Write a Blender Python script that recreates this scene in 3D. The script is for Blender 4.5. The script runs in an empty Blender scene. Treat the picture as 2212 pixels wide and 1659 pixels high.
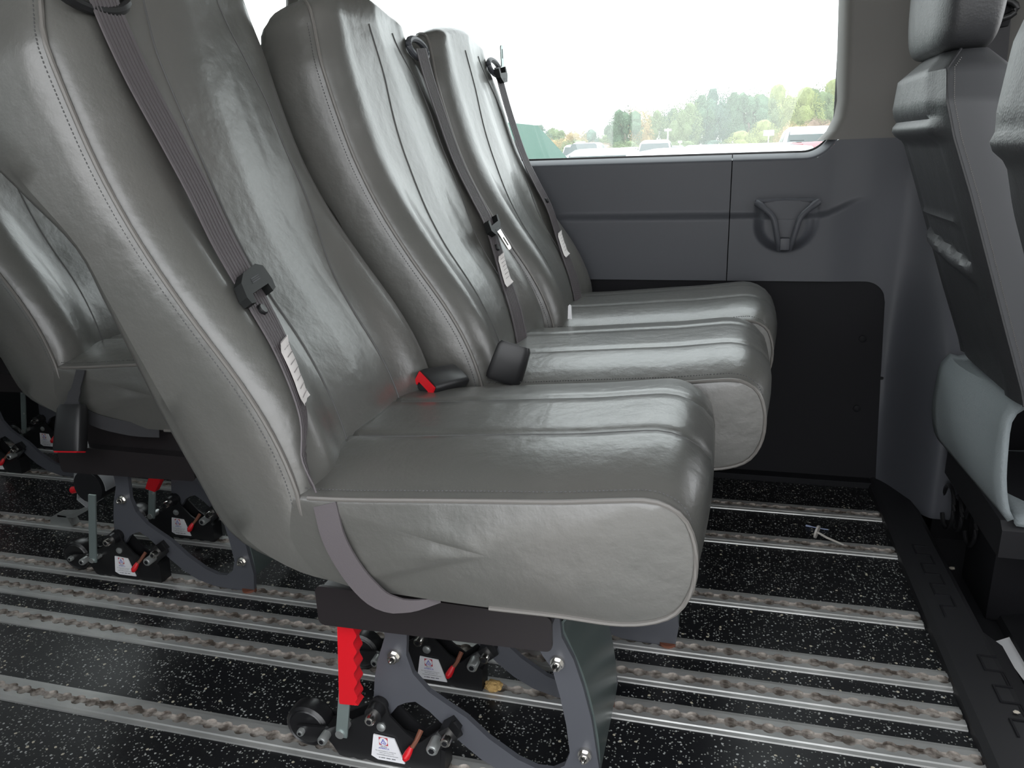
import bpy, bmesh, math, random
from mathutils import Vector, Matrix, geometry, noise
S = bpy.context.scene
COL = S.collection
random.seed(7)

# ------------------------------------------------------------------ camera
YAW, PITCH, ROLL, FPX, CAMZ = 0.2698160, 0.2959411, -0.0342111, 1650.11, 0.7714113
cy, sy = math.cos(YAW), math.sin(YAW)
fw = Vector((-sy*math.cos(PITCH), cy*math.cos(PITCH), -math.sin(PITCH)))
rt = Vector((cy, sy, 0)); up = rt.cross(fw)
rt2 = math.cos(ROLL)*rt + math.sin(ROLL)*up
up2 = -math.sin(ROLL)*rt + math.cos(ROLL)*up
cam = bpy.data.cameras.new('camera'); co = bpy.data.objects.new('camera', cam); COL.objects.link(co)
cam.sensor_fit = 'HORIZONTAL'; cam.sensor_width = 36; cam.lens = FPX*36/2212; cam.clip_start = .01; cam.clip_end = 600
co.matrix_world = Matrix(((rt2.x, up2.x, -fw.x, 0), (rt2.y, up2.y, -fw.y, 0), (rt2.z, up2.z, -fw.z, CAMZ), (0, 0, 0, 1)))
S.camera = co

# ------------------------------------------------------------------ overcast sky, exposure
W = bpy.data.worlds.new('overcast_sky'); S.world = W; W.use_nodes = True
wn = W.node_tree.nodes; wl = W.node_tree.links
bg = wn['Background']; bg.inputs['Strength'].default_value = 1.0
tc = wn.new('ShaderNodeTexCoord'); sp = wn.new('ShaderNodeSeparateXYZ'); cr = wn.new('ShaderNodeValToRGB')
wl.new(tc.outputs['Generated'], sp.inputs[0]); wl.new(sp.outputs['Z'], cr.inputs[0]); wl.new(cr.outputs[0], bg.inputs[0])
cr.color_ramp.elements[0].position = 0.0; cr.color_ramp.elements[0].color = (2.6, 2.65, 2.7, 1)
cr.color_ramp.elements[1].position = 0.9; cr.color_ramp.elements[1].color = (3.6, 3.7, 3.85, 1)
S.view_settings.view_transform = 'Standard'; S.view_settings.look = 'None'
S.view_settings.gamma = 1; S.view_settings.use_curve_mapping = False
S.view_settings.exposure = 0.45

# ------------------------------------------------------------------ materials
def mat(name, col, rough=.5, metal=0., bump=None, var=None, spec=.5, coat=0.):
    m = bpy.data.materials.new(name); m.use_nodes = True
    nt = m.node_tree; b = nt.nodes['Principled BSDF']
    b.inputs['Base Color'].default_value = (*col, 1); b.inputs['Roughness'].default_value = rough
    b.inputs['Metallic'].default_value = metal; b.inputs['Specular IOR Level'].default_value = spec
    b.inputs['Coat Weight'].default_value = coat
    tc = nt.nodes.new('ShaderNodeTexCoord')
    if var:     # (scale, second colour, sharpness)
        n = nt.nodes.new('ShaderNodeTexNoise'); n.inputs['Scale'].default_value = var[0]; n.inputs['Detail'].default_value = 5
        r = nt.nodes.new('ShaderNodeValToRGB'); r.color_ramp.elements[0].color = (*col, 1); r.color_ramp.elements[1].color = (*var[1], 1)
        r.color_ramp.elements[0].position = .5-var[2]; r.color_ramp.elements[1].position = .5+var[2]
        nt.links.new(tc.outputs['Object'], n.inputs[0]); nt.links.new(n.outputs[0], r.inputs[0]); nt.links.new(r.outputs[0], b.inputs['Base Color'])
    prev = None
    for (kind, sc, st, dist) in (bump or []):
        if kind == 'n':
            t = nt.nodes.new('ShaderNodeTexNoise'); t.inputs['Detail'].default_value = 6; o = t.outputs[0]
        else:
            t = nt.nodes.new('ShaderNodeTexVoronoi'); t.feature = 'DISTANCE_TO_EDGE' if kind == 'e' else 'F1'; o = t.outputs['Distance']
        t.inputs['Scale'].default_value = sc
        if kind == 'e':     # creases: narrow dark lines, warped
            nn = nt.nodes.new('ShaderNodeTexNoise'); nn.inputs['Scale'].default_value = sc*.6; nn.inputs['Detail'].default_value = 4
            mx = nt.nodes.new('ShaderNodeMix'); mx.data_type = 'VECTOR'; mx.inputs[0].default_value = .35
            nt.links.new(tc.outputs['Object'], nn.inputs[0]); nt.links.new(tc.outputs['Object'], mx.inputs[4]); nt.links.new(nn.outputs[1], mx.inputs[5])
            nt.links.new(mx.outputs[1], t.inputs[0])
            mr = nt.nodes.new('ShaderNodeMapRange'); mr.inputs[2].default_value = .08; nt.links.new(o, mr.inputs[0]); o = mr.outputs[0]
        else:
            nt.links.new(tc.outputs['Object'], t.inputs[0])
        bp = nt.nodes.new('ShaderNodeBump'); bp.inputs['Strength'].default_value = st; bp.inputs['Distance'].default_value = dist
        nt.links.new(o, bp.inputs['Height'])
        if prev: nt.links.new(prev, bp.inputs['Normal'])
        prev = bp.outputs[0]
    if prev: nt.links.new(prev, b.inputs['Normal'])
    return m
M = {}
M['vinyl'] = mat('grey_vinyl', (.090, .092, .085), .33, bump=[('n', 7, .30, .02), ('e', 70, .10, .0008), ('n', 75, .45, .0010), ('n', 420, .12, .0006)], var=(5, (.108, .104, .096), .2), spec=.85, coat=.12)
M['thread'] = mat('grey_thread', (.10, .10, .10), .8)
M['pipe'] = mat('vinyl_piping', (.15, .142, .132), .42)
M['webbing'] = mat('grey_webbing', (.098, .086, .092), .62, bump=[('n', 900, .3, .0004)])
M['black_web'] = mat('black_webbing', (.03, .03, .033), .7, bump=[('n', 900, .3, .0004)])
M['plastic'] = mat('black_plastic', (.012, .012, .013), .42)
M['matte'] = mat('matte_black_plastic', (.011, .011, .013), .55, bump=[('n', 500, .2, .0004)])
M['latch'] = mat('satin_black_latch', (.010, .011, .011), .5, spec=.22)
M['red'] = mat('red_plastic', (.62, .008, .016), .4)
M['chrome'] = mat('bright_steel', (.72, .70, .66), .22, 1)
M['zinc'] = mat('zinc_steel', (.55, .57, .56), .42, .85)
M['lever'] = mat('galvanised_lever', (.30, .36, .35), .4, .6)
M['rust'] = mat('rusty_rod', (.16, .055, .03), .7)
M['frame'] = mat('grey_powder_coat', (.075, .078, .090), .42)
M['teal'] = mat('glossy_grey_panel', (.10, .125, .12), .28, .25)
M['box'] = mat('satin_black_steel', (.022, .019, .02), .28, bump=[('n', 6, .1, .004)])
M['housing'] = mat('black_housing', (.011, .011, .012), .38)
M['rubber'] = mat('black_rubber', (.012, .012, .013), .3)
M['white'] = mat('white_sticker', (.80, .80, .82), .45)
M['blue'] = mat('print_blue', (.01, .02, .42), .5)
M['redp'] = mat('print_red', (.50, .05, .07), .5)
M['ink'] = mat('print_grey', (.10, .10, .11), .6)
M['pale_ink'] = mat('faded_print', (.33, .31, .31), .7)
M['cloth'] = mat('white_label_cloth', (.78, .74, .72), .8, bump=[('n', 120, .4, .001)])
M['alu'] = mat('worn_aluminium', (.50, .50, .485), .40, .55, bump=[('n', 60, .25, .0006)], var=(14, (.37, .375, .365), .22))
M['slot'] = mat('dirty_slot', (.10, .082, .068), .55, .2, bump=[('n', 220, .8, .002)], var=(55, (.48, .44, .40), .11))
M['trimA'] = mat('slate_grey_trim', (.066, .069, .080), .5, bump=[('n', 700, .12, .0003)])
M['trimB'] = mat('warm_grey_trim', (.13, .125, .115), .55, bump=[('n', 700, .12, .0003)])
M['dark'] = mat('dark_panel', (.0085, .0085, .0105), .7, spec=.25)
M['head'] = mat('headliner', (.62, .62, .60), .9)
M['leather'] = mat('dark_grey_leather', (.043, .044, .047), .46, bump=[('v', 330, .35, .0006), ('n', 12, .25, .012)], spec=.55)
M['leather2'] = mat('grey_vinyl_side', (.072, .074, .080), .48, bump=[('n', 420, .12, .0004)])
M['felt'] = mat('grey_felt', (.24, .27, .28), .95, bump=[('n', 300, .6, .002)])
M['navy'] = mat('navy_cloth', (.02, .03, .16), .8)
M['paper'] = mat('white_paper', (.85, .85, .87), .6)
M['foam'] = mat('yellow_foam', (.55, .36, .14), .9, bump=[('n', 300, .9, .003)])
M['crumb'] = mat('pale_crumb', (.55, .50, .42), .8)
M['nylon'] = mat('grey_nylon', (.42, .40, .37), .5)
M['bluethread'] = mat('pale_blue_plastic', (.35, .42, .62), .5)
M['gasket'] = mat('window_gasket', (.012, .013, .013), .4)
M['gravel'] = mat('pale_gravel', (.36, .35, .33), .95, var=(3, (.45, .44, .41), .2))
M['tyre'] = mat('tyre_rubber', (.02, .02, .02), .8)
M['carglass'] = mat('dark_car_glass', (.03, .05, .05), .06)
M['greenglass'] = mat('green_car_glass', (.02, .085, .06), .7, spec=.04)
M['black_edge'] = mat('black_window_trim', (.02, .02, .02), .4)
M['bark'] = mat('grey_bark', (.16, .13, .11), .9)
for n, c in dict(white=(.80, .81, .82), silver=(.48, .50, .52), red=(.42, .03, .045), blackp=(.03, .032, .036), slate=(.03, .036, .046), bluep=(.06, .10, .22)).items():
    M['car_'+n] = mat('car_paint_'+n, c, .35, coat=.25)
for i, c in enumerate([(.045, .085, .045), (.085, .12, .05), (.14, .165, .05), (.20, .15, .06), (.16, .11, .075), (.05, .09, .065)]):
    M['leaf%d' % i] = mat('foliage_tone', c, .8, var=(1.4, tuple(min(1, v*1.8+.01) for v in c), .2))
# speckled floor vinyl
def floor_mat():
    m = bpy.data.materials.new('speckled_black_floor'); m.use_nodes = True; nt = m.node_tree; b = nt.nodes['Principled BSDF']
    tc = nt.nodes.new('ShaderNodeTexCoord'); b.inputs['Roughness'].default_value = .34
    base = (.0085, .009, .0105, 1); last = None
    for sc, dens, rad, colr in ((150, .62, .22, (.40, .41, .40, 1)), (250, .52, .27, (.24, .25, .23, 1)), (100, .86, .20, (.5, .46, .36, 1))):
        v = nt.nodes.new('ShaderNodeTexVoronoi'); v.inputs['Scale'].default_value = sc
        nz = nt.nodes.new('ShaderNodeTexNoise'); nz.inputs['Scale'].default_value = sc*2.2; nz.inputs['Detail'].default_value = 1
        nt.links.new(tc.outputs['Object'], v.inputs[0]); nt.links.new(tc.outputs['Object'], nz.inputs[0])
        sx = nt.nodes.new('ShaderNodeSeparateColor'); nt.links.new(v.outputs['Color'], sx.inputs[0])
        g = nt.nodes.new('ShaderNodeMath'); g.operation = 'GREATER_THAN'; g.inputs[1].default_value = dens; nt.links.new(sx.outputs[0], g.inputs[0])
        rr = nt.nodes.new('ShaderNodeMath'); rr.operation = 'MULTIPLY_ADD'; rr.inputs[1].default_value = .35; rr.inputs[2].default_value = rad-.16; nt.links.new(nz.outputs[0], rr.inputs[0])
        l = nt.nodes.new('ShaderNodeMath'); l.operation = 'LESS_THAN'; nt.links.new(v.outputs['Distance'], l.inputs[0]); nt.links.new(rr.outputs[0], l.inputs[1])
        mu = nt.nodes.new('ShaderNodeMath'); mu.operation = 'MULTIPLY'; nt.links.new(g.outputs[0], mu.inputs[0]); nt.links.new(l.outputs[0], mu.inputs[1])
        mx = nt.nodes.new('ShaderNodeMix'); mx.data_type = 'RGBA'; nt.links.new(mu.outputs[0], mx.inputs[0])
        mx.inputs[7].default_value = colr
        if last: nt.links.new(last, mx.inputs[6])
        else: mx.inputs[6].default_value = base
        last = mx.outputs[2]
    nt.links.new(last, b.inputs['Base Color'])
    n = nt.nodes.new('ShaderNodeTexNoise'); n.inputs['Scale'].default_value = 300; bp = nt.nodes.new('ShaderNodeBump'); bp.inputs['Strength'].default_value = .2; bp.inputs['Distance'].default_value = .0006
    nt.links.new(tc.outputs['Object'], n.inputs[0]); nt.links.new(n.outputs[0], bp.inputs['Height']); nt.links.new(bp.outputs[0], b.inputs['Normal'])
    return m
M['floor'] = floor_mat()
def glass_mat(tint=(.93, .96, .95), name='hazed_window_glass'):    # pane with an even translucent share, a glare haze over the view
    m = bpy.data.materials.new(name); m.use_nodes = True; nt = m.node_tree; nt.nodes.clear()
    o = nt.nodes.new('ShaderNodeOutputMaterial'); t = nt.nodes.new('ShaderNodeBsdfTransparent'); t.inputs[0].default_value = (*tint, 1)
    g = nt.nodes.new('ShaderNodeBsdfGlossy'); g.inputs['Roughness'].default_value = .02
    d = nt.nodes.new('ShaderNodeBsdfTranslucent'); d.inputs[0].default_value = (.9, .9, .88, 1)
    a = nt.nodes.new('ShaderNodeMixShader'); a.inputs[0].default_value = .05; c = nt.nodes.new('ShaderNodeMixShader'); c.inputs[0].default_value = .058
    nt.links.new(t.outputs[0], a.inputs[1]); nt.links.new(g.outputs[0], a.inputs[2]); nt.links.new(a.outputs[0], c.inputs[1]); nt.links.new(d.outputs[0], c.inputs[2]); nt.links.new(c.outputs[0], o.inputs[0])
    return m
M['glass'] = glass_mat(); M['dim_pane'] = glass_mat((.38, .40, .40), 'dimming_glass')  # second pane: tint added to dim light from unseen side and rear windows

# ------------------------------------------------------------------ helpers
def fin(name, verts, faces, m, parent=None, smooth=True, angle=40, mats=None, fm=None, loc=None):
    me = bpy.data.meshes.new(name); me.from_pydata([tuple(v) for v in verts], [], faces)
    for mm in (mats or [m]): me.materials.append(mm)
    if fm: me.polygons.foreach_set('material_index', fm)
    me.update()
    bm = bmesh.new(); bm.from_mesh(me); bmesh.ops.recalc_face_normals(bm, faces=bm.faces)
    ca = math.radians(angle)
    for e in bm.edges:
        if len(e.link_faces) == 2 and e.calc_face_angle(0) > ca: e.smooth = False
    for f in bm.faces: f.smooth = smooth
    bm.to_mesh(me); bm.free()
    o = bpy.data.objects.new(name, me); COL.objects.link(o)
    if parent: o.parent = parent
    if loc: o.location = loc
    return o
class MB:
    def __init__(s): s.v = []; s.f = []; s.m = []
    def add(s, vs, fs, mi=0):
        n = len(s.v); s.v += [Vector(v) for v in vs]; s.f += [tuple(i+n for i in f) for f in fs]; s.m += [mi]*len(fs); return s
    def box(s, a, b, mi=0, bev=0.):
        x0, y0, z0 = a; x1, y1, z1 = b
        if bev <= 0:
            return s.add([(x0,y0,z0),(x1,y0,z0),(x1,y1,z0),(x0,y1,z0),(x0,y0,z1),(x1,y0,z1),(x1,y1,z1),(x0,y1,z1)],
                [(0,3,2,1),(4,5,6,7),(0,1,5,4),(1,2,6,5),(2,3,7,6),(3,0,4,7)], mi)
        bm = bmesh.new(); bmesh.ops.create_cube(bm, size=1)
        for v in bm.verts: v.co = Vector(((x0+x1)/2+v.co.x*(x1-x0), (y0+y1)/2+v.co.y*(y1-y0), (z0+z1)/2+v.co.z*(z1-z0)))
        bmesh.ops.bevel(bm, geom=bm.edges[:], offset=bev, segments=2, affect='EDGES', profile=.6)
        return s.bm(bm, mi)
    def bm(s, bm, mi=0, M4=None):
        bm.verts.index_update(); vs = [(M4 @ v.co) if M4 else v.co.copy() for v in bm.verts]
        s.add(vs, [tuple(v.index for v in f.verts) for f in bm.faces], mi); bm.free(); return s
    def prism(s, pts, y0, y1, mi=0, axis='y'):   # polygon in XZ (may be concave) extruded along Y (or in XY along Z, YZ along X)
        n = len(pts)
        def P(a, b, c): return {'y': (a, c, b), 'z': (a, b, c), 'x': (c, a, b)}[axis]
        vs = [P(a, b, y0) for a, b in pts]+[P(a, b, y1) for a, b in pts]
        tri = geometry.tessellate_polygon([[Vector((a, b, 0)) for a, b in pts]])
        fs = [tuple(t) for t in tri]+[tuple(i+n for i in reversed(t)) for t in tri]
        fs += [(i, (i+1) % n, (i+1) % n+n, i+n) for i in range(n)]
        return s.add(vs, fs, mi)
    def tube(s, path, r, seg=8, mi=0, closed=False, caps=True):
        path = [Vector(p) for p in path]; n = len(path); rr = r if isinstance(r, (list, tuple)) else [r]*n
        base = len(s.v); vs = []; ref = Vector((.13, .21, .97))
        for i, p in enumerate(path):
            t = (path[(i+1) % n]-path[i-1]) if closed else (path[min(i+1, n-1)]-path[max(i-1, 0)])
            if t.length < 1e-9: t = Vector((0, 0, 1))
            t.normalize(); a = t.cross(ref)
            if a.length < .05: a = t.cross(Vector((1, 0, 0)))
            a.normalize(); b = t.cross(a)
            for k in range(seg):
                an = 2*math.pi*k/seg; vs.append(p+a*math.cos(an)*rr[i]+b*math.sin(an)*rr[i])
        fs = []
        for i in range(n if closed else n-1):
            j = (i+1) % n
            for k in range(seg): fs.append((i*seg+k, i*seg+(k+1) % seg, j*seg+(k+1) % seg, j*seg+k))
        if caps and not closed: fs += [tuple(range(seg-1, -1, -1)), tuple((n-1)*seg+k for k in range(seg))]
        return s.add(vs, fs, mi)
    def cyl(s, c0, c1, r, seg=16, mi=0): return s.tube([c0, c1], r, seg, mi)
    def ribbon(s, path, wdirs, hw, th=.0014, mi=0):   # strap: path points, width direction(s), half width
        path = [Vector(p) for p in path]; n = len(path); vs = []
        for i, p in enumerate(path):
            w = Vector(wdirs[i] if isinstance(wdirs, list) else wdirs).normalized()
            t = path[min(i+1, n-1)]-path[max(i-1, 0)]; nn = t.cross(w).normalized()*th
            h = hw[i] if isinstance(hw, list) else hw
            vs += [p-w*h-nn, p+w*h-nn, p+w*h+nn, p-w*h+nn]
        fs = [(0, 1, 2, 3), tuple((n-1)*4+k for k in (3, 2, 1, 0))]
        for i in range(n-1):
            for k in range(4): fs.append((i*4+k, i*4+(k+1) % 4, i*4+4+(k+1) % 4, i*4+4+k))
        return s.add(vs, fs, mi)
    def build(s, name, m, parent=None, smooth=True, angle=40):
        ms = m if isinstance(m, list) else [m]
        return fin(name, s.v, s.f, None, parent, smooth, angle, ms, s.m)
def interp(t, pts):
    if t <= pts[0][0]: return pts[0][1]
    for (a, x), (b, y) in zip(pts, pts[1:]):
        if t <= b: return x+(y-x)*(t-a)/(b-a)
    return pts[-1][1]
def smooth(a, b, x):
    t = max(0, min(1, (x-a)/(b-a))); return t*t*(3-2*t)
def curve(pts, n):        # Catmull-Rom resample of points (any dimension)
    P = [Vector(p) for p in pts]; Q = [P[0]*2-P[1]]+P+[P[-1]*2-P[-2]]; L = [0]
    for a, b in zip(P, P[1:]): L.append(L[-1]+(b-a).length)
    out = []
    for k in range(n):
        d = L[-1]*k/(n-1); i = 0
        while i < len(P)-2 and L[i+1] < d: i += 1
        t = (d-L[i])/(L[i+1]-L[i]) if L[i+1] > L[i] else 0
        p0, p1, p2, p3 = Q[i:i+4]
        out.append(.5*((2*p1)+(p2-p0)*t+(2*p0-5*p1+4*p2-p3)*t*t+(3*p1-p0-3*p2+p3)*t*t*t))
    return out
def thing(name, label, cat, loc=(0, 0, 0), group=None, rz=0):
    o = bpy.data.objects.new(name, None); COL.objects.link(o); o.location = loc; o.rotation_euler = (0, 0, rz)
    o.empty_display_size = .05; o['label'] = label; o['category'] = cat
    if group: o['group'] = group
    return o
def tag(o, label, cat, group=None):
    o['label'] = label; o['category'] = cat
    if group: o['group'] = group
    return o
def copy_tree(o, parent=None):
    c = o.copy(); COL.objects.link(c)
    if parent: c.parent = parent
    for ch in list(o.children): copy_tree(ch, c)
    return c
def struct(o, label=None):
    o['kind'] = 'structure'
    if label: o['label'] = label
    return o
def text_geo(body, size, align='CENTER'):     # flat lettering as triangles in the XY plane
    cu = bpy.data.curves.new('t', 'FONT'); cu.body = body; cu.size = size; cu.align_x = align; cu.resolution_u = 2
    ob = bpy.data.objects.new('t', cu); COL.objects.link(ob)
    dg = bpy.context.evaluated_depsgraph_get(); me = ob.evaluated_get(dg).to_mesh()
    vs = [v.co.copy() for v in me.vertices]; fs = [tuple(p.vertices) for p in me.polygons]
    ob.evaluated_get(dg).to_mesh_clear(); bpy.data.objects.remove(ob); bpy.data.curves.remove(cu)
    return vs, fs

# ------------------------------------------------------------------ van shell
YW = 1.80          # inner face of the far side
def prism_obj(name, pts, a, b, m, parent=None, axis='y', smooth=False):
    return MB().prism(pts, a, b, axis=axis).build(name, m, parent, smooth)
fl = struct(MB().box((-2.75, .02, -.03), (.36, 1.86, 0)).build('floor', M['floor'], smooth=False))
# aluminium L-track rails, one real slot with round pockets every inch
PIT = .0254
def rail_mesh():
    hw, r, sl, top, dep, X0, n = .0225, .0098, .0050, .0042, .0004, -2.74, 122
    mb = MB(); K = 6
    def edge(side):     # pocket/slot outline for one pitch (x 0..PIT) on one side
        ax = math.sqrt(r*r-sl*sl); c = PIT/2; pts = [(0, sl), (c-ax, sl)]
        for k in range(1, K):
            a = math.pi-math.asin(sl/r)-(math.pi-2*math.asin(sl/r))*k/K
            pts.append((c+r*math.cos(a), r*math.sin(a)))
        pts += [(c+ax, sl), (PIT, sl)]
        return [(x, y*side) for x, y in pts]
    for i in range(n):
        x0 = X0+i*PIT
        for s in (1, -1):
            e = edge(s); m = len(e); vs = []
            for x, y in e:
                vs += [(x0+x, y, top), (x0+x, y, dep), (x0+x, s*(hw-.007), top), (x0+x, y*1.0+s*.0, dep)]
            fs = []; fm = []
            for k in range(m-1):
                a, b = 4*k, 4*k+4
                mb.add([vs[a], vs[b], vs[b+2], vs[a+2]], [(0, 1, 2, 3) if s > 0 else (3, 2, 1, 0)])
                mb.add([vs[a], vs[b], vs[b+1], vs[a+1]], [(3, 2, 1, 0) if s > 0 else (0, 1, 2, 3)], 1)
    L0, L1 = X0, X0+n*PIT
    for s in (1, -1):       # raised lip, flat flange, outer edge
        pr = [(hw-.007, top), (hw-.0055, top-.0016), (hw+.0005, .0022), (hw+.0012, 0)]
        for (ya, za), (yb, zb) in zip(pr, pr[1:]):
            mb.add([(L0, s*ya, za), (L1, s*ya, za), (L1, s*yb, zb), (L0, s*yb, zb)], [(0, 1, 2, 3)])
    mb.add([(L0, -r, dep), (L1, -r, dep), (L1, r, dep), (L0, r, dep)], [(0, 1, 2, 3)], 1)
    me = bpy.data.meshes.new('floor_rail'); me.from_pydata([tuple(v) for v in mb.v], [], mb.f)
    me.materials.append(M['alu']); me.materials.append(M['slot']); me.polygons.foreach_set('material_index', mb.m); me.update()
    return me
RM = rail_mesh()
RAILS = [.597, .754, .918, .998, 1.078, 1.235, 1.463, 1.620]
for i, y in enumerate(RAILS):
    o = bpy.data.objects.new('floor_rail', RM); COL.objects.link(o); o.parent = fl; o.location = (-((i*.007) % .012)+.004, y, 0)
# black tread strip along the front edge of the rear floor
sp_ = MB().prism([(.355, 0), (.357, .010), (.366, .016), (.425, .016), (.437, .006), (.440, -.10), (.36, -.10)], .25, 1.80)
sp_.prism([(.436, .004), (.47, -.02), (.475, -.10), (.436, -.10)], .25, 1.22)
strip = struct(sp_.build('trim_1', M['matte'], smooth=False))
for (ya, n_, xa) in ((1.47, 7, .384), (1.13, 5, .405)):
    for k in range(n_):
        y = ya-k*.035
        mb = MB().box((xa, y, .0158), (xa+.026, y+.003, .0178)).box((xa+(.024 if k % 2 else 0), y-.032, .0158), (xa+.0265+(0 if k % 2 else -.0235), y, .0178))
        mb.build('tread_rib', M['dark'], strip)
for y in (.3, .36, .42, .48, .54, .6, .66, .72, .78, .84): MB().box((.398, y, .0158), (.404, y+.05, .0172)).build('tread_rib', M['dark'], strip)
cf = struct(MB().box((.36, -.3, -.14), (1.9, 1.86, -.10)).build('floor_cab', M['matte'], smooth=False))
MB().prism([(.53, -.10), (.535, -.085), (.60, -.07), (.62, -.10)], .6, 1.62).build('floor_ridge', M['matte'], cf)

wall = bpy.data.objects.new('wall_left', None); COL.objects.link(wall); struct(wall)
RIB = lambda x: .618+.035*smooth(.2, .30, x)
def yw(x, z):
    y = YW-.014*smooth(RIB(x)+.008, RIB(x)-.008, z)*(1-smooth(.22, .31, x))-.007*smooth(.22, .31, x)
    y -= .16*smooth(.365, .46, x)*(.25+.75*smooth(.55, .25, z))
    # body of the belt-tongue holder swells out of the panel
    dx = (x-.134)/.062; dz = (z-.60)/.058
    if z < .652:
        q = dx*dx+max(0, dz*-1)**2*(1.0 if z < .60 else 0)
        y -= .022*smooth(1.15, .45, q)*smooth(.652, .648, z)
    return y
def grid_panel(name, xs, zfun, nz, m, sill=False):
    vs = []; fs = []
    for x in xs:
        z0, z1 = zfun(x)
        for k in range(nz):
            z = z0+(z1-z0)*k/(nz-1); vs.append((x, yw(x, z), z))
        if sill:
            for dz, dy in ((.003, .0006), (.0055, .003), (.0150, .024), (.0155, .045)): vs.append((x, yw(x, z1)+dy, z1+dz))
    c = nz+(4 if sill else 0)
    for i in range(len(xs)-1):
        for k in range(c-1): fs.append((i*c+k, (i+1)*c+k, (i+1)*c+k+1, i*c+k+1))
    return fin(name, vs, fs, m, wall, True, 50)
lin = lambda a, b, n: [a+(b-a)*i/(n-1) for i in range(n)]
grid_panel('wall_panel', lin(-2.7, -.5, 12)+lin(-.4, .0165, 8), lambda x: (.475, .732), 60, M['trimA'], True)
def zcorner(x):     # window outline lower right corner, radius .075
    if x < .165: return .732
    d = min(.0699, x-.165); return .732+.07-math.sqrt(.07**2-d*d)
def zl(x):
    if x < .305: return .475
    if x < .352: return .430+math.sqrt(max(0, .045**2-(x-.307)**2)) if x > .307 else .475
    return .43
xs = lin(.0185, .16, 50)+lin(.165, .233, 14)[0:]+lin(.24, .352, 30)
grid_panel('wall_panel', xs, lambda x: (zl(x), min(zcorner(x), .772)), 110, M['trimA'], False)
# pillar foot reaching the floor
vs = []; fs = []; XS = lin(0, 1, 26); NZ = 40
for a in XS:
    for k in range(NZ):
        z = .772*k/(NZ-1); xa = .352+.022*(1-min(1, z/.43)); x = xa+a*(.50-xa); vs.append((x, yw(x, z)-(.0025 if abs(z-.257) < .006 else 0)*-1, z))
for i in range(len(XS)-1):
    for k in range(NZ-1): fs.append((i*NZ+k, (i+1)*NZ+k, (i+1)*NZ+k+1, i*NZ+k+1))
fin('pillar_foot', vs, fs, M['trimA'], wall)
# sill lip of the front panel, following the window corner
lip = MB(); path = [(x, .732) for x in lin(.0185, .16, 8)]+[(.165+.07*math.sin(a), .732+.07-.07*math.cos(a)) for a in lin(0, math.pi*.47, 14)]
vs = []; fs = []
for i, (x, z) in enumerate(path):
    a = max(0, min(math.pi*.47, (i-8)/13*math.pi*.47)); nx, nz = (-math.sin(a), math.cos(a)) if i >= 8 else (0, 1)
    for d, dy in ((0, 0), (.003, .0006), (.0055, .003), (.0150, .024), (.0155, .045)): vs.append((x+nx*d, yw(x, z)+dy, z+nz*d))
for i in range(len(path)-1):
    for k in range(4): fs.append((i*5+k, (i+1)*5+k, (i+1)*5+k+1, i*5+k+1))
fin('sill_lip', vs, fs, M['trimA'], wall)
# black lower lining
lb = MB().box((-2.7, 1.795, 0), (.40, 1.83, .49)).box((-2.7, 1.765, 0), (.36, 1.80, .014))
low = lb.build('lower_lining', M['dark'], wall, False)
for x, z in ((.315, .347), (.318, .184), (-.2, .35)): MB().tube([(x, 1.797, z), (x, 1.791, z), (x, 1.789, z)], [.008, .008, .005], 14).build('lining_bolt', M['dark'], wall)
# belt-tongue holder: rim, pocket, button
hx = .134
MB().prism([(hx-.058, .651), (hx+.058, .651), (hx+.052, .640), (hx+.024, .618), (hx+.010, .572), (hx-.010, .572), (hx-.024, .618), (hx-.052, .640)], 1.765, 1.79).build('holder_pocket', M['trimA'], wall, False)
inner = []
for s in (-1, 1):
    p = curve([(hx+s*.062, 1.762, .648), (hx+s*.048, 1.752, .638), (hx+s*.028, 1.745, .618), (hx+s*.021, 1.744, .595), (hx+s*.014, 1.748, .565), (hx+s*.011, 1.756, .548)], 18)
    MB().tube(p, [.0075]*3+[.006]*12+[.005]*3, 10).build('holder_rim', M['trimA'], wall)
MB().tube([(hx-.064, 1.765, .650), (hx, 1.772, .652), (hx+.064, 1.765, .650)], .0045, 8).build('holder_rim', M['trimA'], wall)
MB().box((hx-.010, 1.745, .548), (hx+.010, 1.775, .574), bev=.003).build('holder_button', M['trimA'], wall)
# upper pillar trims, header, roof
def pillar(xa0, xa1, xb0, xb1, z0, z1, m):
    prs = [0, .12, .88, 1]; vs = []; fs = []
    for z, a, b in ((z0, xa0, xb0), (z1, xa1, xb1)):
        for t, dy in ((0, .06), (.04, .012), (.14, 0), (.86, 0), (.96, .012), (1, .06)): vs.append((a+(b-a)*t, YW+dy-(.05*(t > .3)*smooth(.3, 1, t) if xa0 > .1 else 0), z))
    for k in range(5): fs.append((k, k+1, k+7, k+6))
    return fin('pillar_trim', vs, fs, m, wall, True, 60)
vs = []; fs = []
prof = [(.205, .772), (.222, .790), (.233, .815), (.236, .85), (.229, .95), (.222, 1.05), (.21, 1.25)]
for x, z in prof:
    for d, dy in ((-.012, .055), (-.006, .012), (.004, .002), (.012, 0), (.09, -.002), (.14, -.02), (.2, -.07), (.42, -.11)): vs.append((x+d if d < .03 else max(x+.03, .225+d), YW+dy+max(0, z-.77)*-.10, z))
for i in range(len(prof)-1):
    for k in range(7): fs.append((i*8+k, i*8+k+1, i*8+8+k+1, i*8+8+k))
fin('pillar_trim', vs, fs, M['trimB'], wall)
pillar(-1.09, -1.02, -.93, -.86, .745, 1.25, M['trimB'])
pillar(-2.7, -2.7, -2.10, -2.05, .745, 1.25, M['trimB'])
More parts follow.
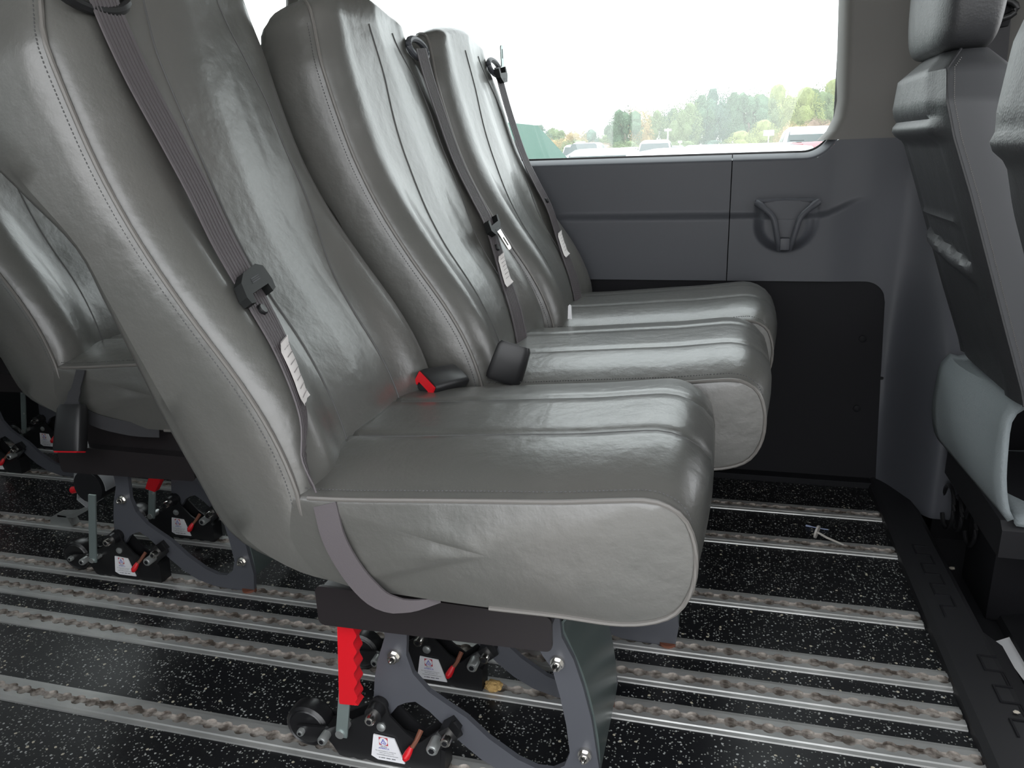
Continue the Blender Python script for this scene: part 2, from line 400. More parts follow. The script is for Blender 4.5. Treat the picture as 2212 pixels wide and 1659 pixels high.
MB().box((-2.7, 1.75, 1.22), (1.7, 1.86, 1.42)).build('header', M['trimB'], wall, False)
MB().box((-2.72, 1.842, -.3), (1.7, 1.90, .735)).build('outer_skin', M['dark'], wall, False)
w1 = struct(MB().box((-.95, 1.846, .735), (.30, 1.850, 1.3)).build('window_1', M['glass'], smooth=False))
w2 = struct(MB().box((-2.12, 1.846, .735), (-1.05, 1.850, 1.3)).build('window_2', M['glass'], smooth=False))
MB().box((-2.7, 1.842, .740), (.17, 1.856, .7515)).build('gasket', M['gasket'], w1, False)
MB().tube([(x_, 1.846, z_) for x_, z_ in [(.150, .7475)]+[(.162+.064*math.sin(a), .7475+.064-.064*math.cos(a)) for a in lin(0, math.pi*.5, 14)]]+[(.222, 1.846, .95), (.205, 1.846, 1.25)], .0042, 8).build('gasket', M['gasket'], w1)
# printed notice on the glass (too faint to read): rows of tiny strokes
mb = MB()
for r_, n_ in enumerate((13, 9, 12, 2)):
    for k in range(n_):
        x = .152-n_*.0022/2+k*.0022+.0; mb.box((x, 1.8440, .772-r_*.0042), (x+.0014, 1.8455, .7735-r_*.0042))
mb.build('glass_notice', M['ink'], w1, False)
ceil = struct(MB().box((-2.75, -.02, 1.42), (1.8, 1.86, 1.46)).build('ceiling', M['head'], smooth=False))
# camera-side wall: unseen, door opening narrowed to hold back light
wr = bpy.data.objects.new('wall_right', None); COL.objects.link(wr); struct(wr)
MB().box((-2.75, -.06, -.03), (-.42, -.01, .74)).build('wall_panel', M['trimA'], wr, False)
MB().box((-2.75, -.06, 1.32), (1.7, -.01, 1.46)).build('header', M['trimB'], wr, False)
MB().box((-1.15, -.06, .74), (-1.05, -.01, 1.32)).box((-.50, -.06, .74), (-.42, -.01, 1.32)).build('pillar_trim', M['trimB'], wr, False)
MB().box((-2.75, -.06, .74), (-2.1, -.01, 1.32)).build('pillar_trim', M['trimB'], wr, False)
MB().box((.50, -.06, -.14), (1.7, -.01, .74)).build('wall_panel', M['trimA'], wr, False)
w3 = struct(MB().box((-2.12, -.04, .73), (-1.13, -.036, 1.32)).build('window_3', M['dim_pane'], smooth=False))
# rear end with two glazed doors
bk = bpy.data.objects.new('wall_back', None); COL.objects.link(bk); struct(bk)
MB().box((-2.80, -.06, -.03), (-2.75, 1.86, .72)).box((-2.80, -.06, 1.22), (-2.75, 1.86, 1.46)).box((-2.80, .85, .7), (-2.75, .95, 1.25)).build('door_lining', M['trimA'], bk, False)
struct(MB().box((-2.785, -.05, .71), (-2.780, 1.85, 1.23)).build('window_4', M['dim_pane'], smooth=False))  # unseen rear glazing, darkened to weaken light from behind
# front: dashboard and windscreen pillars so that the cab closes the view
fr = bpy.data.objects.new('wall_front', None); COL.objects.link(fr); struct(fr)
MB().prism([(1.35, -.12), (1.35, .45), (1.42, .58), (1.75, .60), (1.9, .5), (1.9, -.12)], -.06, 1.86).build('dashboard', M['dark'], fr, False)
# cab side behind the driver's seat: dark door frame, warm-grey upper trim
cabw = MB().box((.49, 1.745, -.12), (1.3, 1.79, .78)).build('door_lining', M['dark'], fr, False)

# ------------------------------------------------------------------ passenger seats (local origin on the floor, near-side face y=0)
WS = .375
F = [(-.345, .345), (-.372, .360), (-.392, .385), (-.404, .420), (-.408, .455), (-.425, .505), (-.454, .559), (-.504, .632), (-.545, .70), (-.577, .77), (-.601, .846), (-.617, .910), (-.627, .955)]
R = [(-.375, .338), (-.430, .343), (-.480, .362), (-.512, .39), (-.535, .44), (-.562, .50), (-.588, .567), (-.614, .635), (-.637, .69), (-.690, .745), (-.735, .795), (-.752, .86), (-.722, .925)]
def station_data():
    n = 44; f = curve([(a, b, 0) for a, b in F], n); r = curve([(a, b, 0) for a, b in R], n); out = []
    for i in range(n):
        s = i/(n-1); out.append((Vector((f[i].x, f[i].y)), Vector((r[i].x, r[i].y)), 0., 0., s))
    return out
ST = station_data()
GU = [(0, 0), (.03, .011), (.07, .019), (.12, .023), (.2, .021), (.3, .022), (.5, .028), (.7, .022), (.8, .021), (.88, .023), (.93, .019), (.97, .011), (1, 0)]
GL = [(0, 0), (.03, .013), (.07, .023), (.11, .026), (.17, .021), (.24, .010), (.31, .006), (.5, .010), (.69, .006), (.76, .010), (.83, .021), (.89, .026), (.93, .023), (.97, .013), (1, 0)]
def gfun(t, s):
    k = smooth(.45, .75, s); g = interp(t, GL)*(1-k)+interp(t, GU)*k
    return g*(.35+.65*smooth(0, .22, s))
MIR = False
def insets(s, far):  # narrowing of the shoulders (the belt shoulder slopes)
    if MIR: far = not far
    if far: return (.025 if MIR else .055)*smooth(.86, 1.0, s)**1.3+.010*(1-smooth(.0, .2, s))
    return .012*smooth(.9, 1.0, s)
def front_point(s, t):
    i = s*(len(ST)-1); a = min(int(i), len(ST)-2); u = i-a
    f = ST[a][0].lerp(ST[a+1][0], u); r = ST[a][1].lerp(ST[a+1][1], u); nrm = (f-r).normalized()
    y0 = insets(s, 0); y1 = WS-insets(s, 1); g = gfun(t, s); p = f+nrm*g
    return Vector((p.x, y0+(y1-y0)*t, p.y)), Vector((nrm.x, 0, nrm.y))
def make_backrest(parent):
    NF = 36; vs = []; fs = []; sec = []
    rows = []
    for i, (f, r, _, _, s) in enumerate(ST):
        rows.append((f, r, s, insets(s, 0), WS-insets(s, 1)))
    f, r, s, ya, yb = rows[-1]; up_ = Vector((-.12, 1)).normalized()   # rounded top
    mid = (f+r)/2
    for k in range(1, 8):
        a = k/7*math.pi/2; c = math.cos(a)*.96+.04; sn = math.sin(a)
        rows.append((mid+(f-mid)*c+up_*.040*sn, mid+(r-mid)*c+up_*.040*sn, 1.0, ya+(.075 if MIR else .055)*(1-math.cos(a)), yb-(.055 if MIR else .075)*(1-math.cos(a)), c))
    m = None
    for row in rows:
        f, r, s, ya, yb = row[:5]; c = row[5] if len(row) > 5 else 1
        nrm = (f-r).normalized() if (f-r).length > .004 else Vector((1, 0)); d = f-r; pts = []
        for k in range(NF+1):
            t = k/NF; t = t if 0 < k < NF else t
            p = f+nrm*gfun(t, s)*c; pts.append((p.x, ya+(yb-ya)*t, p.y+(.020*math.sin(math.pi*t)*(1 if len(row) > 5 else 0))*1.0))
        bulge = .004
        for q in (.25, .5, .75): p = f-d*q; pts.append((p.x, yb+bulge*math.sin(math.pi*q), p.y))
        rc = .028
        for k in range(5):
            a = k/4*math.pi/2; p = f-d*(1-(rc/max(d.length, rc*1.01))*(1-math.sin(a))); pts.append((p.x, yb-rc*(1-math.cos(a)), p.y))
        for t in (.3, .5, .7): pts.append((r.x-.006*c, yb-rc+(ya-yb+2*rc)*t, r.y+(.02*math.sin(math.pi*t) if len(row) > 5 else 0)))
        for k in range(4, -1, -1):
            a = k/4*math.pi/2; p = f-d*(1-(rc/max(d.length, rc*1.01))*(1-math.sin(a))); pts.append((p.x, ya+rc*(1-math.cos(a)), p.y))
        for q in (.75, .5, .25): p = f-d*q; pts.append((p.x, ya-bulge*math.sin(math.pi*q), p.y))
        m = len(pts); vs += pts
    nr = len(rows)
    for i in range(nr-1):
        for k in range(m): fs.append((i*m+k, i*m+(k+1) % m, (i+1)*m+(k+1) % m, (i+1)*m+k))
    fs.append(tuple(range(m-1, -1, -1))); fs.append(tuple((nr-1)*m+k for k in range(m)))
    o = fin('backrest', vs, fs, M['vinyl'], parent, True, 48)
    # piping at both front corners, over the shoulders and across the top
    for far in (0, 1):
        pth = [Vector(vs[i*m+(NF if far else 0)]) for i in range(0, nr-1)]
        off = Vector((.0008, (.0008 if far else -.0008), 0))
        MB().tube([p+off for p in pth], .0026, 7).build('piping', M['pipe'], parent)
    # seams of the centre panel
    for tf in (lambda s: .34-.06*smooth(.5, .1, s)+(-.02 if MIR else .08)*smooth(.7, 1, s), lambda s: .70+.13*smooth(.35, .7, s)-.10*smooth(.8, 1, s)):
        p = [front_point(s_, tf(s_))[0]+front_point(s_, tf(s_))[1]*.0003 for s_ in lin(.10, .998, 60)]
        MB().tube(p, .0011, 5).build('seam', M['thread'], parent)
    # stitching beside the piping, and over it
    st = MB()
    for i in range(6, (nr-9)*4):
        s_ = i/((nr-9)*4)*.995; k = s_*(len(ST)-1); a = min(int(k), len(ST)-2); u = k-a
        f = ST[a][0].lerp(ST[a+1][0], u); r = ST[a][1].lerp(ST[a+1][1], u); d = (f-r).normalized(); tg = (ST[a+1][0]-ST[a][0]).normalized()
        p = f-d*.0085; q = p+tg*.0017; p = p-tg*.0005
        st.tube([(p.x, insets(s_, 0)-.0010, p.y), (q.x, insets(s_, 0)-.0010, q.y)], .0006, 4)
    so = st.build('stitching', M['thread'], parent); so['kind'] = 'stuff'
    return o
CP = [(-.415, .440), (-.35, .443), (-.275, .449), (-.20, .455), (-.136, .460), (-.085, .466), (-.052, .469), (-.032, .464), (-.018, .452), (-.010, .430), (-.008, .405), (-.012, .38), (-.024, .358), (-.045, .345), (-.08, .338), (-.14, .339), (-.22, .338), (-.30, .340), (-.36, .343), (-.400, .360), (-.422, .40)]
def make_cushion(parent):
    loop = curve([(a, b, 0) for a, b in CP+[CP[0]]], 90)[:-1]; n = len(loop)
    cen = Vector((-.2, .40))
    def normal(i):
        t = loop[(i+1) % n]-loop[i-1]; return Vector((-t.y, t.x)).normalized()*1.0
    YS = [0, .004, .012, .024, .04, .06, .085, .105, .118, .125, .132, .15, .1875, .225, .243, .25, .257, .27, .29, .315, .335, .351, .363, .371, .375]
    def b(y): return .017*(1-((y-WS/2)/(WS/2))**4)
    def groove(y): return -.0028*math.exp(-((y-.125)/.004)**2)-.0028*math.exp(-((y-.25)/.004)**2)
    vs = []; fs = []
    for y in YS:
        for i, p in enumerate(loop):
            nn = normal(i); 
            if nn.dot(Vector((p.x, p.y))-cen) < 0: nn = -nn
            w = 1 if nn.y > -.3 and p.x > -.41 else .25
            topw = smooth(-.2, .6, nn.y)
            q = Vector((p.x, p.y))+nn*(b(y)*(w*(.35+1.0*topw)))+nn*groove(y)*(1 if w == 1 else 0)
            # loose cover: shallow folds on top near the rear corner
            vs.append((q.x, y, q.y))
    m = n
    for j in range(len(YS)-1):
        for i in range(n): fs.append((j*m+i, j*m+(i+1) % n, (j+1)*m+(i+1) % n, (j+1)*m+i))
    for y, base, sg in ((0, 0, -1), (WS, (len(YS)-1)*m, 1)):   # side faces, slightly domed with folds
        prev = base; 
        for q in (.9, .72, .5, .25):
            st = len(vs)
            for i, p in enumerate(loop):
                x = cen.x+(p.x-cen.x)*q; z = cen.y+(p.y-cen.y)*q
                fold = .007*math.exp(-((z-(.335+.42*(x+.40)))/.010)**2)*smooth(-.12, -.30, x)*smooth(-.40, -.34, x)
                fold += .004*math.exp(-((z-(.365+.25*(x+.40)))/.008)**2)*smooth(-.2, -.33, x)
                vs.append((x, y+sg*(.009*(1-q*q)+fold*(1-q*.5)), z))
            for i in range(n): fs.append((prev+i, prev+(i+1) % n, st+(i+1) % n, st+i))
            prev = st
        vs.append((cen.x, y+sg*.009, cen.y)); c = len(vs)-1
        for i in range(n): fs.append((prev+i, prev+(i+1) % n, c))
    o = fin('seat_cushion', vs, fs, M['vinyl'], parent, True, 55)
    for y, sg in ((-.0008, -1), (WS+.0008, 1)):
        MB().tube([(p.x, y, p.y) for p in loop[2:64]], .0025, 7).build('piping', M['pipe'], parent)
    for y in (.125, .25):
        j = YS.index(y); MB().tube([Vector(vs[j*m+i])+Vector((0, 0, .0002)) for i in range(2, 46)], .0009, 5).build('seam', M['thread'], parent)
    st = MB()
    top = curve([(a, b_, 0) for a, b_ in CP[:10]], 110)
    for i, p in enumerate(top[:-1]):
        q = p.lerp(top[i+1], .55); st.tube([(p.x, .0065, p.y+.0035+.0035), (q.x, .0065, q.y+.007)], .0006, 4)
    so = st.build('stitching', M['thread'], parent); so['kind'] = 'stuff'
    return o
PLATE = [(-.385, .252), (-.384, .195), (-.397, .158), (-.404, .129), (-.408, .100), (-.404, .078), (-.390, .072), (-.375, .092), (-.363, .099), (-.350, .103), (-.332, .092), (-.314, .074), (-.290, .050), (-.265, .030), (-.235, .014), (-.200, .005), (-.160, .003), (-.118, .003), (-.113, .040), (-.117, .071), (-.123, .117), (-.133, .162), (-.144, .199), (-.158, .228), (-.160, .252),
    (-.200, .252), (-.190, .215), (-.182, .200), (-.170, .182), (-.161, .144), (-.154, .105), (-.150, .064), (-.157, .043), (-.172, .032), (-.192, .031), (-.217, .040), (-.253, .064), (-.282, .091), (-.310, .108), (-.330, .121), (-.350, .145), (-.357, .172), (-.355, .189), (-.350, .252)]
HOUS = [(-.484, .040), (-.470, .020), (-.462, .006), (-.450, .003), (-.441, .006), (-.432, .003), (-.423, .007), (-.405, .003), (-.37, .003), (-.36, .006), (-.348, .003), (-.318, .004), (-.315, .045), (-.285, .072), (-.293, .092), (-.309, .080), (-.345, .048), (-.362, .060), (-.383, .083), (-.387, .101), (-.400, .107), (-.411, .098), (-.412, .082), (-.440, .064), (-.470, .048)]
def bolt(x, z, y, r=.007, ln=.012, hexr=None):
    mb = MB().tube([(x, y+ln, z), (x, y+.002, z), (x, y, z)], [r, r, r*.8], 16)
    mb.tube([(x, y+.0005, z), (x, y-.0004, z)], [r*.55, r*.5], 6, 1)
    return mb
def cap_nut(x, z, y):
    return MB().tube([(x, y+.008, z), (x, y+.003, z)], .0085, 18).tube([(x, y+.004, z), (x, y-.003, z)], .0068, 6).tube([(x, y-.003, z), (x, y-.007, z), (x, y-.010, z)], [.0046, .0040, .0015], 12)
STK = None
def make_sticker(parent, y):
    A, B, C, D, E = (-.407, .052), (-.378, .050), (-.366, .013), (-.404, .013), (-.413, .018)
    mb = MB().prism([A, B, C, D, E], y-.0008, y+.001)
    cx = -.3935; yy = y-.0011
    def quad(x0, z0, x1, z1, mi, d=0): mb.add([(x0, yy-d, z0), (x1, yy-d, z0), (x1, yy-d, z1), (x0, yy-d, z1)], [(0, 1, 2, 3)], mi)
    quad(cx-.0063, .0375, cx+.0063, .0500, 1)
    mb.add([(cx+.0060*math.cos(a*math.pi/12), yy-.0002, .04375+.0060*math.sin(a*math.pi/12)) for a in range(24)], [tuple(range(24))], 0)
    def tx(body, size, x, z, mi, d=.0004, sx=1):
        v, f = text_geo(body, size); mb.add([(x+p.x*sx, yy-d, z+p.y) for p in v], f, mi)
    tx('A', .0078, cx, .0425, 2, sx=1.1); tx('MF', .0058, cx+.0003, .0387, 2, sx=1.15)
    tx('BRUNS', .0028, cx, .0350, 3); tx('AMERICA', .0036, cx, .0318, 2)
    tx('For seat installation, moving and', .0022, -.3915, .0278, 3); tx('safety instructions, visit', .0022, -.3905, .0250, 3)
    tx('www.amfbrunsamerica.com', .0027, -.3895, .0215, 3)
    for k, (a, b_) in enumerate(((0, .002), (.003, .009), (.0105, .0165), (.018, .0235))): quad(-.402+a, .0168, -.402+b_, .0180, 3)
    mb.build('sticker', [M['white'], M['redp'], M['blue'], M['ink']], parent, False)
def make_leg(seat, y, grip, lever=True):
    lg = MB().prism(PLATE, y-.004, y+.004).build('leg_frame', M['frame'], seat, False)
    cap_nut(-.372, .170, y-.012).build('cap_nut', M['chrome'], lg); cap_nut(-.163, .194, y-.012).build('cap_nut', M['chrome'], lg)
    cap_nut(-.131, .068, y-.012).build('cap_nut', M['chrome'], lg)
    MB().tube([(-.130, y, .001), (-.130, y, .008)], .013, 16).build('foot_stud', M['rust'], lg)
    mt = MB().prism(HOUS, y-.014, y-.011).prism(HOUS, y+.011, y+.014)
    mt.prism([(-.484, .040), (-.470, .020), (-.462, .006), (-.318, .006), (-.318, .03), (-.40, .05), (-.46, .045)], y-.010, y+.010)
    mt.prism([(-.318, .004), (-.312, .004), (-.310, .042), (-.316, .045)], y-.014, y+.014)
    mo = mt.build('locking_mount', M['housing'], seat, False)
    MB().cyl((-.399, y-.028, .092), (-.399, y+.014, .092), .0115, 20).build('mount_sleeve', M['housing'], mo)
    MB().cyl((-.300, y-.026, .080), (-.300, y+.014, .080), .0125, 4).build('mount_sleeve', M['housing'], mo)
    bolt(-.399, .092, y-.040, .0068, .014).build('bolt', [M['chrome'], M['dark']], mo)
    bolt(-.300, .077, y-.038, .0068, .014).build('bolt', [M['chrome'], M['dark']], mo)
    bolt(-.320, .058, y-.034, .0078, .022).build('bolt', [M['zinc'], M['dark']], mo)
    bolt(-.477, .037, y-.030, .0065, .020).build('bolt', [M['zinc'], M['dark']], mo)
    MB().tube([(-.396, y-.013, .064), (-.396, y-.016, .064), (-.396, y-.0175, .064)], [.0068, .0060, .003], 18).build('rivet', M['zinc'], mo)
    make_sticker(mo, y-.0160)
    tip = MB().tube(curve([(-.345, y-.004, .060), (-.349, y-.016, .050), (-.355, y-.022, .042)], 5), [.0036, .0034, .003, .003, .003], 8, 1)
    tip.tube([(-.353, y-.020, .046), (-.356, y-.023, .040), (-.359, y-.026, .034), (-.361, y-.027, .030)], [.0032, .0048, .0054, .003], 12, 0)
    tip.build('release_lever', [M['red'], M['rust']], mo)
    # wheel on its arm
    wh = MB(); c = Vector((-.512, y+.006, .034)); prof = [(-.013, .012), (-.013, .024), (-.0115, .0255), (-.013, .0275), (-.010, .031), (0, .0325), (.010, .031), (.013, .0275), (.013, .012)]
    for k, (dy, r_) in enumerate(prof):
        for a in range(28): wh.v.append(c+Vector((r_*math.cos(a*math.pi/14), dy, r_*math.sin(a*math.pi/14))))
        if k:
            for a in range(28): wh.f.append(((k-1)*28+a, (k-1)*28+(a+1) % 28, k*28+(a+1) % 28, k*28+a)); wh.m.append(0)
    wh.f += [tuple(range(28)), tuple((len(prof)-1)*28+a for a in range(28))]; wh.m += [0, 0]
    wh.build('wheel', M['rubber'], mo)
    MB().prism([(-.522, .028), (-.522, .041), (-.480, .045), (-.470, .043), (-.470, .029), (-.480, .028)], y-.013, y-.009).build('wheel_arm', M['housing'], mo, False)
    MB().prism([(-.522, .028), (-.522, .041), (-.480, .045), (-.470, .043), (-.470, .029)], y+.020, y+.023).build('wheel_arm', M['housing'], mo, False)
    bolt(-.515, .034, y-.020, .0050, .020).build('bolt', [M['zinc'], M['dark']], mo)
    if lever:
        tp = .235 if grip else .185; x1 = -.413
        hd = MB().prism([(-.452, .055), (-.436, .055), (x1+.008, tp), (x1-.008, tp)], y-.034, y-.031).build('lever', M['lever'], seat, False)
        MB().tube([(-.445, y-.036, .060), (-.445, y-.010, .060)], .006, 14).build('pivot', M['zinc'], hd)
        if grip:
            pts = [(-.4365, .118), (-.427, .228), (-.424, .2335), (-.404, .2335), (-.400, .230)]
            for k in range(36):
                z = .229-k*.0031; pts.append((-.4015-(.230-z)*.085-.0046*abs(math.cos(math.pi*(.2295-z)/.0226))**1.7, z))
            pts += [(-.4105, .116), (-.436, .114)]
            MB().prism(pts, y-.041, y-.024).build('grip', M['red'], hd, False)
        else:
            for z in (.175, .115): MB().tube([(x1-.002-(.18-z)*.17, y-.036, z), (x1-.002-(.18-z)*.17, y-.034, z)], .0025, 8).build('pin', M['zinc'], hd)
def make_frame(seat, ya, yb, kind='grip'):
    bx = MB(); x0, x1, z0, z1, r_ = -.437, -.156, .247, .295, .008
    pts = []
    for cxp, czp, a0 in ((x1-r_, z1-r_-.001, 0), (x0+r_, z1-r_+.002, 90), (x0+r_, z0+r_-.002, 180), (x1-r_, z0+r_+.003, 270)):
        for k in range(5): a = math.radians(a0+k*22.5); pts.append((cxp+r_*math.cos(a), czp+r_*math.sin(a)))
    bx.prism(pts, ya-.064, ya-.060).prism(pts, yb+.056, yb+.060)
    bx.box((x0+.003, ya-.060, z1-.012), (x1-.003, yb+.056, z1-.006)).box((x0+.01, ya-.06, z0+.004), (x0+.014, yb+.056, z1-.008)).box((x1-.014, ya-.06, z0+.004), (x1-.01, yb+.056, z1-.008))
    bx.box((-.40, ya-.03, z1-.006), (-.10, yb+.03, .338)); bx.build('seat_box', M['box'], seat, False)
    make_leg(seat, ya, kind in ('grip', 'grip1')); make_leg(seat, yb, kind == 'grip')
    # curved panel between the two front legs
    P = curve([(-.150, .252, 0), (-.158, .238, 0), (-.150, .215, 0), (-.138, .185, 0), (-.128, .15, 0), (-.120, .11, 0), (-.115, .07, 0), (-.114, .035, 0)], 20)
    MB().ribbon([(p.x-.001, (ya+yb)/2, p.y) for p in P], (0, 1, 0), (yb-ya)/2-.004, .0015).build('leg_panel', M['teal'], seat)
def strap_on_side(seat):
    p = curve([(-.374, -.002, .436), (-.364, -.010, .405), (-.350, -.013, .378), (-.333, -.014, .355), (-.314, -.012, .338), (-.290, -.004, .331), (-.262, .012, .332)], 24)
    wd = []
    for i, q in enumerate(p):
        t = p[min(i+1, 23)]-p[max(i-1, 0)]; w = t.cross(Vector((0, 1, 0))); wd.append(w.normalized())
    MB().ribbon(p, wd, [.0135]*14+[.013, .012, .011, .010, .008, .007, .006, .005, .004, .003], .0012).build('anchor_strap', M['webbing'], seat)
def label_mesh(path, yc, hw, n, s0):      # cloth label sewn on a belt
    pass
def make_belt(seat, side, tongue, slide=False):
    # side 0: over the near shoulder; 1: over the far shoulder
    if side == 0:
        key = [(.985, .055), (.93, .062), (.86, .072), (.79, .083), (.74, .086), (.69, .084), (.625, .072), (.58, .053), (.525, .030), (.48, .012), (.452, .010)]
        off = [.018, .012, .010, .018, .024, .026, .024, .018, .008, -.006, -.014]
    else:
        key = [(.945, .318), (.90, .322), (.84, .335), (.76, .338), (.70, .332), (.65, .318), (.60, .292), (.56, .262), (.51, .226), (.47, .206), (.452, .200)]
        off = [.030, .026, .022, .020, .022, .024, .022, .018, .012, .006, .002]
    pts = []
    FF = [(z, x) for x, z in F]
    def surf(z, y):
        # s from z, then front surface x
        lo = min(range(len(ST)), key=lambda i: abs(ST[i][0].y-z)); s = lo/(len(ST)-1)
        return interp(z, FF)+gfun(max(0, min(1, y/WS)), s)*.95
    k3 = [Vector((surf(z, y)+.006+o*.30, y, z)) for (z, y), o in zip(key, off)]
    P = curve(k3, 70); n = len(P)
    wid = [.0225 if side == 0 else .0235]*n
    tw = []
    for i in range(n):
        u = i/(n-1); w = Vector((0, 1, 0)); 
        if side == 0: w = Vector((-.10-.25*smooth(.5, .9, u)-.6*smooth(.92, 1, u), 1, .10))
        else: w = Vector((.10*smooth(.5, 1, u), 1, .12))
        tw.append(w.normalized())
    bt = MB(); bt.ribbon(P, tw, wid, .0008); b = bt.build('belt', M['webbing'], seat)
    # fine ribs along the webbing
    rb = MB()
    for q in (-.017, -.012, -.006, 0, .006, .012, .017):
        rb.ribbon([P[i]+tw[i]*q+Vector((.0012, 0, .0004)) for i in range(n)], tw, .0008, .0003)
    rb.build('belt_rib', M['webbing'], b)
    def frame_at(u):
        i = int(u*(n-1)); t = (P[min(i+1, n-1)]-P[max(i-1, 0)]).normalized(); w = tw[i]; nn = w.cross(t).normalized()
        if nn.x < 0: nn = -nn
        return P[i], t, w, nn
    def place(mbv, u, d=0):
        p, t, w, nn = frame_at(u); return [p+w*v[0]+(-t)*v[1]+nn*(v[2]+d) for v in mbv]
    # label
    ul = .80 if side == 0 else .745
    p, t, w, nn = frame_at(ul); lb = MB(); rows = 9; vs = []; fs = []
    hwid = .0145 if side == 0 else .0165; L = .037
    rnd = random.Random(3+side)
    for k in range(rows):
        v = -L+2*L*k/(rows-1)
        for j in range(5):
            q = -hwid+2*hwid*j/4; cur = .002*math.cos(q*90)+rnd.uniform(-.0004, .0004)+(.003 if k in (0, rows-1) and j in (0, 4) else 0)
            pp, tt, ww, n2 = frame_at(min(.99, max(.01, ul-v/ .62)))
            vs.append(pp+ww*(q+rnd.uniform(-.0006, .0006))+n2*(.0028+cur))
    for k in range(rows-1):
        for j in range(4): fs.append((k*5+j, k*5+j+1, k*5+5+j+1, k*5+5+j))
    lb.add(vs, fs, 0)
    for k in range(13):
        v = .022-k*.0036; pp, tt, ww, n2 = frame_at(ul-v/.62); q = -.010
        while q < .009:
            l_ = rnd.uniform(.0015, .005); e = min(q+l_, .010)
            if k in (1,) or True: lb.add([pp+ww*q+n2*.0056, pp+ww*e+n2*.0056, pp+ww*e+n2*.0056+tt*.0009, pp+ww*q+n2*.0056+tt*.0009], [(0, 1, 2, 3)], 1)
            q = e+.0009
    for v in (-.033, .033):
        pp, tt, ww, n2 = frame_at(ul-v/.62); lb.add([pp-ww*hwid*.8+n2*.0056, pp+ww*hwid*.8+n2*.0056, pp+ww*hwid*.8+n2*.0056+tt*.001, pp-ww*hwid*.8+n2*.0056+tt*.001], [(0, 1, 2, 3)], 1)
    lb.build('belt_label', [M['cloth'], M['pale_ink']], b)
    # stop button
    ub = .672 if side == 0 else (.55 if slide else .66)
    p, t, w, nn = frame_at(ub); q = p+w*(-.004)
    MB().tube([q, q+nn*.004, q+nn*.0052, q+nn*.0050, q+nn*.0045], [.0062, .0062, .0050, .0030, .0024], 16).build('belt_stop', M['plastic'], b)
    # latch plate
    if tongue:
        ut = .635 if side == 0 else .585
        if slide: ut = .03
        p, t, w, nn = frame_at(ut); lp = MB()
        out = [(-.034, -.006), (-.030, .010), (-.016, .018), (.016, .020), (.030, .014), (.034, -.004), (.031, -.014), (.022, -.016), (.020, -.006), (-.020, -.006), (-.022, -.016), (-.031, -.014)] if side == 0 else \
              [(-.030, .012), (-.030, -.006), (-.014, -.018), (.016, -.018), (.030, -.004), (.030, .014), (.023, .014), (.020, .002), (-.020, .002), (-.023, .014)]
        m2 = len(out); tri = geometry.tessellate_polygon([[Vector((a, b_, 0)) for a, b_ in out]])
        v3 = [p+w*a-t*b_*-1*-1+nn*.000 for a, b_ in out]+[p+w*a-t*b_+nn*.011 for a, b_ in out]
        lp.add(v3, [tuple(f) for f in tri]+[tuple(i+m2 for i in f) for f in tri]+[(i, (i+1) % m2, (i+1) % m2+m2, i+m2) for i in range(m2)], 0)
        l = lp.build('latch_plate', M['latch'], b, False)
        for k in range(3): 
            a = p+w*-.009-t*(.008 if side == 0 else -.009)*1+nn*.0115+t*(k*.0022); MB().tube([a, a+w*.018], .0005, 5).build('latch_rib', M['ink'], b)
        if side == 1:
            tg = MB(); sgn = -1 if not slide else 1
            o2 = [(-.010, .014), (.010, .014), (.009, .024), (.009, .052), (.006, .056), (-.006, .056), (-.009, .052), (-.009, .024)]
            hole = [(-.0035, .030), (.0035, .030), (.0035, .048), (-.0035, .048)]
            def P3(a, b_, h): return p+w*(a+.006)+(t*b_ if sgn < 0 else (-t*b_))+nn*(h+.006+.2*b_)
            tri = geometry.tessellate_polygon([[Vector((a, b_, 0)) for a, b_ in o2], [Vector((a, b_, 0)) for a, b_ in hole]])
            al = o2+hole; n3 = len(al)
            tg.add([P3(a, b_, 0) for a, b_ in al]+[P3(a, b_, .0025) for a, b_ in al], [tuple(f) for f in tri]+[tuple(i+n3 for i in f) for f in tri]+[(i, (i+1) % 8, (i+1) % 8+n3, i+n3) for i in range(8)]+[(8+i, 8+(i+1) % 4, 8+(i+1) % 4+n3, 8+i+n3) for i in range(4)])
            tg.build('tongue', M['lever'] if slide else M['chrome'], b, False)
    # guide on the shoulder
    p = P[0]; g = MB()
    gy = .052 if side == 0 else .322; gz = .934 if side == 0 else .945
    gx = surf(.93, gy)
    for k in range(18):
        a0, a1 = k*math.pi/9, (k+1)*math.pi/9
    ring = [(gx+.004-.10*math.sin(a)*.05, gy+(.048 if side == 0 else .040)*math.cos(a), gz+(.020 if side == 0 else .016)*math.sin(a)) for a in lin(0, 2*math.pi, 25)[:-1]]
    g.tube(ring, .0055, 8, closed=True)
    g.build('belt_guide', M['plastic'] if side == 0 else M['trimA'], seat)
